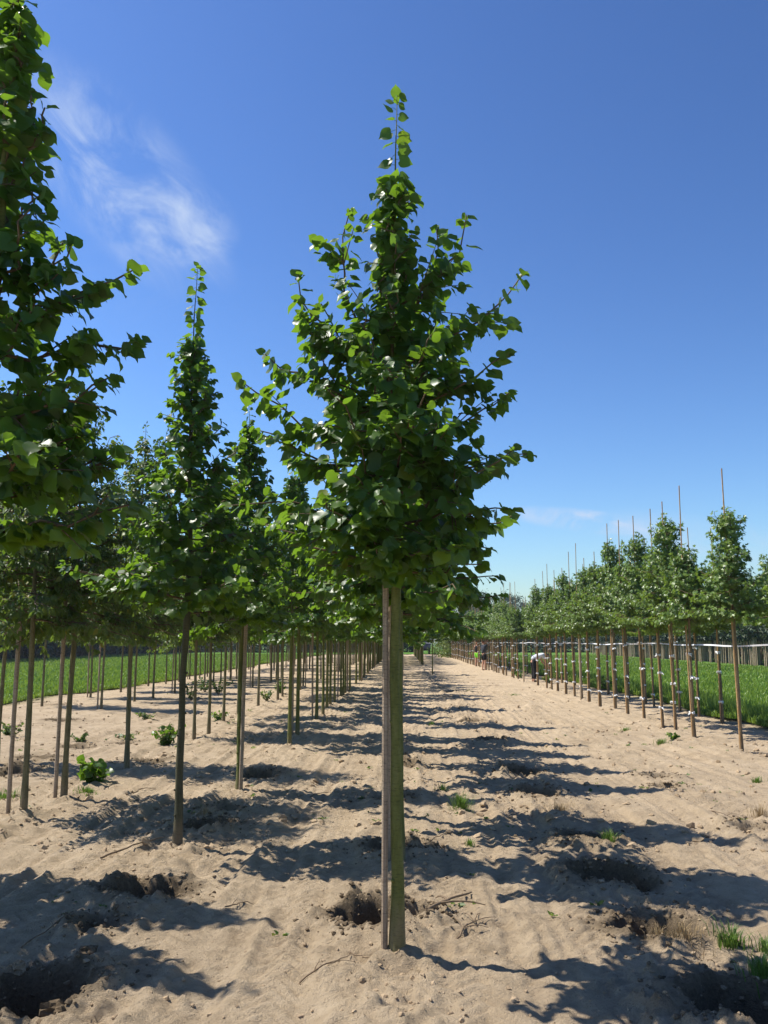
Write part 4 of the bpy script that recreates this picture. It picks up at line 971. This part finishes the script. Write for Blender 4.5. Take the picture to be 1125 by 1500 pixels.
J = dict(pelvis=(0, -.08, .93), chest=(0, .24, 1.11), neck=(0, .42, 1.14), skull=(0, .54, 1.09), top=(0, .63, 1.09), face=(0, .56, .98), hipl=(-.1, -.05, .87), hipr=(.1, -.05, .87), kneel=(-.12, .02, .48), kneer=(.12, .0, .48), anklel=(-.13, -.03, .10), ankler=(.13, -.05, .10), heell=(-.13, -.06, .045), heelr=(.13, -.08, .045), toel=(-.15, .11, .035), toer=(.16, .1, .035),
         shol=(-.185, .33, 1.12), shor=(.185, .33, 1.12), elbl=(-.17, .40, .83), elbr=(.18, .42, .84), wril=(-.08, .56, .66), wrir=(.1, .58, .70))
person((pC.x, pC.y, gz(pC.x, pC.y) - .01), R(-80), 1.0, J, pale_c, black_c, shoe_d, hair_dark, 'worker in pale grey shirt and black trousers bending forward behind the ties', .6, 1.0)

# ------------------------------------------------------------------ soil clods
rgc = np.random.default_rng(9)
ICO_V = []; t_ = (1 + 5 ** .5) / 2
for a in (-1, 1):
    for b_ in (-t_, t_): ICO_V += [(0, a, b_), (a, b_, 0), (b_, 0, a)]
ICO_V = np.array(ICO_V) / math.hypot(1, t_)
ICO_F = []
for i in range(12):
    for j in range(i + 1, 12):
        for k_ in range(j + 1, 12):
            d = [np.linalg.norm(ICO_V[a] - ICO_V[b_]) for a, b_ in ((i, j), (j, k_), (i, k_))]
            if max(d) < 1.1:
                n_ = np.cross(ICO_V[j] - ICO_V[i], ICO_V[k_] - ICO_V[i]); ICO_F.append((i, j, k_) if n_ @ ICO_V[i] > 0 else (i, k_, j))
ICO_F = np.array(ICO_F)
def clods(mb, X, Y, S, sink=.3, tone=.5):
    n = len(X); Z = ground_h(X, Y); V = ICO_V[None] * rgc.uniform(.6, 1.35, (n, 12, 1)) * rgc.uniform(.7, 1.3, (n, 1, 3)) * np.array([1, 1, .75]) * S[:, None, None]
    a = rgc.uniform(0, 6.28, n); ca, sa = np.cos(a), np.sin(a); Vx = V[..., 0] * ca[:, None] - V[..., 1] * sa[:, None]; Vy = V[..., 0] * sa[:, None] + V[..., 1] * ca[:, None]
    V = np.stack([Vx + X[:, None], Vy + Y[:, None], V[..., 2] + (Z + S * (.45 - sink))[:, None]], -1)
    mb.add(V.reshape(-1, 3), ((np.arange(n) * 12)[:, None, None] + ICO_F[None]).reshape(-1, 3), 0, np.repeat(rgc.uniform(0 if tone < .3 else .22, tone, n), 20))
mb = MB()
for (px_, py_, r, dep, sd) in PITA:
    if math.hypot(px_, py_) > 26: continue
    n = int(420 * dep / .22 * (1 if py_ < 12 else .5)); a = rgc.uniform(0, 6.28, n); d = r * (.55 + np.abs(rgc.normal(.35, .75, n)))
    clods(mb, px_ + d * np.cos(a), py_ + d * np.sin(a), .003 + .017 * rgc.random(n) ** 2.6, .3, .16)
n = 16000; yy = 2.6 * (22 / 2.6) ** rgc.random(n); xx = rgc.uniform(-.55, .62, n) * (yy + 1.5)
keep = rgc.random(n) < (.25 + .75 * np.exp(-(np.min(np.abs(xx[:, None] - ROWX), axis=1) / .35) ** 2)); keep &= (xx > -9.5) & (xx < 6.4)
clods(mb, xx[keep], yy[keep], (.0025 + .012 * rgc.random(keep.sum()) ** 5) * (1 + yy[keep] * .03))
n = 9000; yy = 7 * (40 / 7) ** rgc.random(n); xx = rgc.uniform(-.6, .62, n) * (yy + 1.5); keep = (xx > -9.8) & (xx < 6.5) & (rgc.random(n) < .2 + .8 * np.clip(.3 + 1.5 * fbm(xx * .8, yy * .8, 2, 41), 0, 1))
clods(mb, xx[keep], yy[keep], .008 + .035 * rgc.random(keep.sum()) ** 4)
for (tx, ty) in TR[:30]:
    n = 60; a = rgc.uniform(0, 6.28, n); d = .05 + np.abs(rgc.normal(0, .2, n)); clods(mb, tx + d * np.cos(a), ty + d * np.sin(a), .003 + .014 * rgc.random(n) ** 3)
tag(mb.obj('soil_clods', [M['clod']], smooth=False), 'loose crumbs and clods of soil scattered over the sand', 'soil', kind='stuff')
# larger single clods
def big_clod(px, py, s, lab, seed):
    p = gp(px, py); rg = np.random.default_rng(seed); nu, nv = 14, 9; V = []
    for j in range(nv):
        th = math.pi * j / (nv - 1)
        for i in range(nu):
            ph = 2 * math.pi * i / nu; d = np.array([math.sin(th) * math.cos(ph), math.sin(th) * math.sin(ph), math.cos(th)])
            rr = 1 + .8 * float(fbm(np.array([d[0] * 2.6 + seed * 3.1 + d[2]]), np.array([d[1] * 2.6 - d[2] * 1.9]), 4, seed, .75)[0]); V.append(d * rr * s * np.array([1.15, .9, .7]))
    F = [(j * nu + i, (j + 1) * nu + i, (j + 1) * nu + (i + 1) % nu, j * nu + (i + 1) % nu) for j in range(nv - 1) for i in range(nu)]
    b = MB(); b.add(np.array(V), F, 0, rg.uniform(0, .25)); o = b.obj('soil_clod', [M['clod']], smooth=False); o.location = (p.x, p.y, gz(p.x, p.y) + s * .3); tag(o, lab, 'soil clod', 'large clods of soil beside the pits')
for i, c in enumerate(((82, 1478, .055, 'large lumpy soil clod in the pit at the bottom left corner'), (22, 1418, .04, 'pale soil clod above the bottom left pit at the picture edge'), (130, 1390, .04, 'crumbly soil clod on the heap right of the bottom left pit'),
                       (740, 1082, .05, 'dark upright soil clod beside the path pit far right of the trunk'))):
    big_clod(*c[:3], c[3], 900 + i)

# ------------------------------------------------------------------ sticks on the sand
def stick(pa, pb, r, label, forks, seed):
    rg = np.random.default_rng(seed); A, B = gp(*pa), gp(*pb); n = 9; t = np.linspace(0, 1, n); X = A.x + (B.x - A.x) * t + rg.normal(0, .008, n); Y = A.y + (B.y - A.y) * t + rg.normal(0, .008, n)
    Z = ground_h(X, Y); Z = np.maximum(Z, np.interp(t, [0, 1], [Z[0], Z[-1]])) + r * 1.2 + .012 * np.sin(t * 3.1)
    pl = np.c_[X, Y, Z]; o_ = pl[0].copy(); b = MB(); b.tube(pl - o_, np.linspace(r, r * .4, n), 6, 0, True, 0, .12, rg)
    for q in range(forks):
        k_ = rg.integers(2, n - 2); d = unit(pl[k_ + 1] - pl[k_]); sd = unit(np.cross(d, [0, 0, 1])) * (1 if q % 2 else -1); L_ = np.linalg.norm(pl[-1] - pl[0]) * rg.uniform(.2, .45)
        e_ = pl[k_] + (d * .8 + sd * .7) * L_; e_[2] = gz(e_[0], e_[1]) + .012; m_ = (pl[k_] + e_) / 2 + np.array([0, 0, .015 + .02 * rg.random()])
        b.tube(bez(pl[k_], m_, e_, 5) - o_, np.linspace(r * .6, r * .25, 5), 5, 0, True)
    o = b.obj('fallen_twig', [M['twig']]); o.location = o_; tag(o, label, 'twig', 'dead twigs lying on the sand')
for i, a in enumerate((((628, 1347), (692, 1304), .012, 'thick forked dead branch lying right of the middle trunk', 2), ((668, 1372), (706, 1336), .006, 'small spiky dead twig below the forked branch right of the trunk', 4), ((148, 1254), (242, 1230), .009, 'dark stick on the sand left of the bare slender trunk', 1),
                       ((630, 1238), (650, 1220), .006, 'short dead twig on the sand behind the middle tree', 0), ((28, 1392), (118, 1340), .005, 'thin twig on the shaded sand above the bottom left pit', 1), ((440, 1428), (516, 1405), .005, 'curved twig on the sand left of the stake foot', 2),
                       ((330, 1330), (372, 1316), .005, 'twig in the shade right of the left row pits', 1), ((455, 1163), (486, 1158), .006, 'reddish stick on the sand between left row and middle tree', 0), ((195, 1158), (228, 1150), .006, 'twig lying before the small leaved trees', 1), ((1040, 1190), (1075, 1205), .005, 'dry twig beside the far right shallow pit', 2), ((510, 1395), (545, 1402), .004, 'short straight twig at the foot of the grey stake', 0))):
    stick(a[0], a[1], a[2], a[3], a[4], 40 + i)

# ------------------------------------------------------------------ tufts, shoots and weeds
def tuft(px, py, rad, h, n, label, seed, mat='tuft_blade', name='grass_tuft', cat='grass tuft', w=.0035):
    p = gp(px, py); rg = np.random.default_rng(seed); a = rg.uniform(0, 6.28, n); d = rad * np.abs(rg.normal(0, .42, n)); X = d * np.cos(a); Y = d * np.sin(a)
    Z = ground_h(p.x + X, p.y + Y); z0 = gz(p.x, p.y); H_ = h * rg.uniform(.4, 1.15, n); la = a + rg.normal(0, .7, n); ln = H_ * rg.uniform(.15, .9, n)
    P = np.c_[X, Y, Z - z0 - .01]; s_ = np.c_[-np.sin(la), np.cos(la), 0 * la] * w
    m_ = P + np.c_[np.cos(la) * ln * .3, np.sin(la) * ln * .3, H_ * .65]; tip = P + np.c_[np.cos(la) * ln, np.sin(la) * ln, H_ * .95]
    V = np.stack([P - s_, P + s_, m_ + s_ * .8, m_ - s_ * .8, tip], 1).reshape(-1, 3); k_ = np.arange(n)[:, None] * 5; r_ = rg.random(n)
    b = MB(); b.add(V, k_ + np.array([[0, 1, 2, 3]]), 0, r_); b.n -= len(V); b.add(np.zeros((0, 3)), k_ + np.array([[3, 2, 4]]), 0, r_); b.n += len(V)
    o = b.obj(name, [M[mat]], smooth=False); o.location = (p.x, p.y, z0); tag(o, label, cat, 'tufts of grass on the sand')
for i, a in enumerate(((1070, 1378, .10, .10, 170, 'bright green grass tuft left of the bottom right pit'), (1118, 1420, .16, .11, 220, 'thick grass tuft on the rim of the bottom right pit'), (688, 1236, .06, .06, 70, 'small bright grass tuft behind the middle tree, right of its trunk'),
                       (648, 1156, .07, .10, 60, 'thin grass tuft beyond the small bright one'), (675, 1182, .14, .16, 150, 'dull wide grass tuft in the shade right of the trunk'), (893, 1240, .08, .09, 90, 'grass tuft growing out of a pit edge right of the path'), (1108, 1140, .10, .08, 110, 'small grass tuft near the right picture edge'),
                       (8, 1165, .22, .09, 260, 'low grass patch at the left picture edge'), (128, 1160, .18, .06, 240, 'low grass patch under the bright leafy shoot'), (632, 1060, .12, .08, 80, 'faint grass tuft on the shaded strip behind the trunk'), (1120, 1385, .06, .1, 60, 'sparse grass tuft at the right edge above the corner pit'),
                       (410, 1010, .25, .12, 120, 'grass tuft beneath the left row trees'), (685, 1012, .2, .08, 90, 'flat grass tuft on the path before the workers'), (752, 1018, .25, .08, 90, 'flat grass tuft at the foot of the staked row'), (968, 1086, .15, .1, 120, 'low grass tuft between staked trees and path'), (915, 1068, .15, .07, 90, 'faint grass tuft left of the second staked maple'))):
    tuft(*a[:5], a[5], 60 + i)
for i, a in enumerate(((820, 1190, .18, .10, 130, 'dry straw coloured grass tuft left of the path pits'), (1000, 1375, .2, .09, 150, 'dry straw tuft below the pit right of the trunk'), (1112, 1195, .15, .13, 120, 'dead brown weed on the shallow pit at the right edge'), (965, 1370, .12, .08, 100, 'dry roots sticking out of the pit right of the trunk'), (300, 1190, .12, .08, 90, 'dry roots on the pit left of the bare slender trunk'))):
    tuft(*a[:5], a[5], 90 + i, 'dry_blade', 'dry_grass_tuft', 'grass tuft', .002)
def shoot(px, py, h, rad, n, leaf, label, seed, mat='lime_leaf', templ=None):
    p = gp(px, py); rg = np.random.default_rng(seed); root = empty('leafy_shoot', (p.x, p.y, gz(p.x, p.y))); tag(root, label, 'shoot', 'leafy shoots and weeds among the left rows')
    b = MB(); P = []; A = []; N_ = []
    for q in range(n):
        a = rg.uniform(0, 6.28); r_ = rad * rg.uniform(.3, 1); tip = np.array([r_ * math.cos(a), r_ * math.sin(a), h * rg.uniform(.5, 1.1)]); pl = bez(np.array([0, 0, -.03]), np.array([tip[0] * .3, tip[1] * .3, tip[2] * .6]), tip, 6); b.tube(pl, np.linspace(.005, .002, 6), 4, 0, False)
        for s_ in np.arange(.25, 1.01, .11):
            k_ = s_ * 5; i = min(int(k_), 4); P.append(pl[i] + (pl[i + 1] - pl[i]) * (k_ - i)); A.append(unit(rg.normal(0, 1, 3) + np.array([math.cos(a), math.sin(a), -.3]))); N_.append(np.array([0, 0, 1.]) + rg.normal(0, .5, 3))
    b.obj('stem', [M['twig']], root); c = MB(); m_ = len(P); c.leaves(templ or LEAF_MID[0], P, A, N_, leaf * rg.uniform(.6, 1.2, m_), rg.random(m_)); f = c.obj('foliage', [M[mat]], root); f['kind'] = 'stuff'
for i, a in enumerate(((136, 1145, .26, .2, 16, .085, 'bright green leafy shoot on the sand between two left trunks', 'lime_leaf'), (245, 1088, .36, .28, 18, .07, 'tall dull green shoot behind the bare slender trunk', 'lime_leaf'), (15, 1074, .24, .22, 12, .06, 'dark weed at the left picture edge before the meadow', 'horn_leaf'), (115, 1085, .2, .25, 10, .05, 'dark low weed beside the pale stake on the left', 'horn_leaf'),
                       (215, 1052, .18, .3, 10, .05, 'low weed on a spoil heap in the third left row', 'horn_leaf'), (300, 1012, .5, .5, 16, .06, 'brownish weed clump between the left trunks', 'horn_leaf'), (320, 1016, .5, .5, 18, .06, 'green weed clump right of the brownish clump', 'lime_leaf'), (280, 1025, .5, .4, 14, .06, 'leafy shoot left of the brownish weed clump', 'horn_leaf'), (320, 1055, .2, .3, 12, .05, 'low green weed between the second and first left rows', 'lime_leaf'), (390, 1028, .3, .3, 12, .06, 'weed beside the trunks of the first left row', 'horn_leaf'),
                       (410, 1015, .4, .3, 14, .06, 'upright weed far along the first left row', 'lime_leaf'), (188, 1078, .15, .3, 8, .05, 'flat weed at the pit behind the knobbly trunk', 'horn_leaf'), (760, 992, .45, .5, 16, .08, 'leafy weed between the bending worker and staked stems', 'lime_leaf'), (805, 1000, .5, .5, 18, .08, 'dark weed right of the bending worker', 'horn_leaf'), (890, 1010, .45, .4, 16, .07, 'leafy weed between the two staked rows', 'lime_leaf'), (985, 1080, .1, .15, 6, .05, 'tiny weed at the foot of a staked maple', 'lime_leaf'))):
    shoot(*a[:6], a[6], 200 + i, a[7])

def seedlings(n, seed):
    rg = np.random.default_rng(seed); b = MB(); P = []; A = []; N_ = []; S_ = []; yy = 5 * (32 / 5) ** rg.random(n * 3); xx = rg.uniform(-.58, .58, n * 3) * (yy + 1)
    ok = np.where((xx > -9.7) & (xx < 6.4) & (rg.random(n * 3) < np.clip(.12 + 1.6 * fbm(xx * .5, yy * .5, 2, 301), .03, 1)))[0][:n]
    for q in ok:
        z = gz(xx[q], yy[q]); m_ = rg.integers(3, 9); sz = rg.uniform(.012, .045)
        for k_ in range(m_):
            a = rg.uniform(0, 6.28); P.append((xx[q] + rg.normal(0, sz * .5), yy[q] + rg.normal(0, sz * .5), z + .004)); A.append((math.cos(a), math.sin(a), rg.uniform(.2, 1.2))); N_.append((rg.normal(0, .3), rg.normal(0, .3), 1)); S_.append(sz * rg.uniform(.7, 1.3))
    b.leaves(LEAF_OVAL, P, A, N_, S_, rg.random(len(P))); tag(b.obj('weed_seedlings', [M['horn_leaf']]), 'tiny green weed seedlings sprinkled over the sand', 'weeds', kind='stuff')
seedlings(420, 17)

# ------------------------------------------------------------------ birds in the sky
def bird(px, py, Y, s, rz, label):
    p = at(px, py, Y); root = empty('bird', p, rz, s); tag(root, label, 'bird'); root.rotation_euler.x = .3
    dk = M.setdefault('bird', plain_mat('dark_feathers', (.02, .02, .022), .7, .2, 30)); b = MB(); b.tube([(0, -.5, 0), (0, -.3, .01), (0, 0, 0), (0, .3, .03), (0, .42, .05), (0, .5, .04)], [.03, .08, .12, .09, .07, .02], 8); b.obj('body', [dk], root)
    for sd in (-1, 1):
        b = MB(); V = [(sd * .06, .16, .02), (sd * .06, -.16, .02), (sd * .6, .16, .2), (sd * .6, -.1, .2), (sd * 1.15, -.12, .14), (sd * 1.1, -.22, .14)]; V = V + [(x, y_, z - .02) for x, y_, z in V]
        b.add(V, [[0, 1, 3, 2], [2, 3, 5, 4], [6, 8, 9, 7], [8, 10, 11, 9], [0, 2, 8, 6], [2, 4, 10, 8], [1, 7, 9, 3], [3, 9, 11, 5], [4, 5, 11, 10]]); b.obj('wing', [dk], root)
    b = MB(); b.add([(0, -.42, .01), (-.1, -.78, 0), (.1, -.78, 0), (0, -.42, -.01), (-.1, -.78, -.015), (.1, -.78, -.015)], [[0, 1, 2], [3, 5, 4]]); b.obj('tail', [dk], root)
bird(875, 484, 60, .12, .6, 'small dark bird flying in the open sky on the right')
bird(423, 101, 60, .07, 1.2, 'tiny dark bird high in the sky left of the treetop')

# ------------------------------------------------------------------ thin summer haze: one closed box of even air round the whole scene
hz = MB(); hz.box((0, 0, 10.5), (1600, 1600, 12.5)); hm = bpy.data.materials.new('haze_air'); hm.use_nodes = True; hn = hm.node_tree; hn.nodes.clear()
ho = hn.nodes.new('ShaderNodeOutputMaterial'); hv = hn.nodes.new('ShaderNodeVolumePrincipled'); hv.inputs['Color'].default_value = (.82, .90, 1, 1); hv.inputs['Density'].default_value = .0004; hv.inputs['Anisotropy'].default_value = .3
hn.links.new(hv.outputs[0], ho.inputs['Volume']); tag(hz.obj('haze', [hm], smooth=False), 'thin pale summer haze lying over the whole nursery', 'haze', kind='stuff')
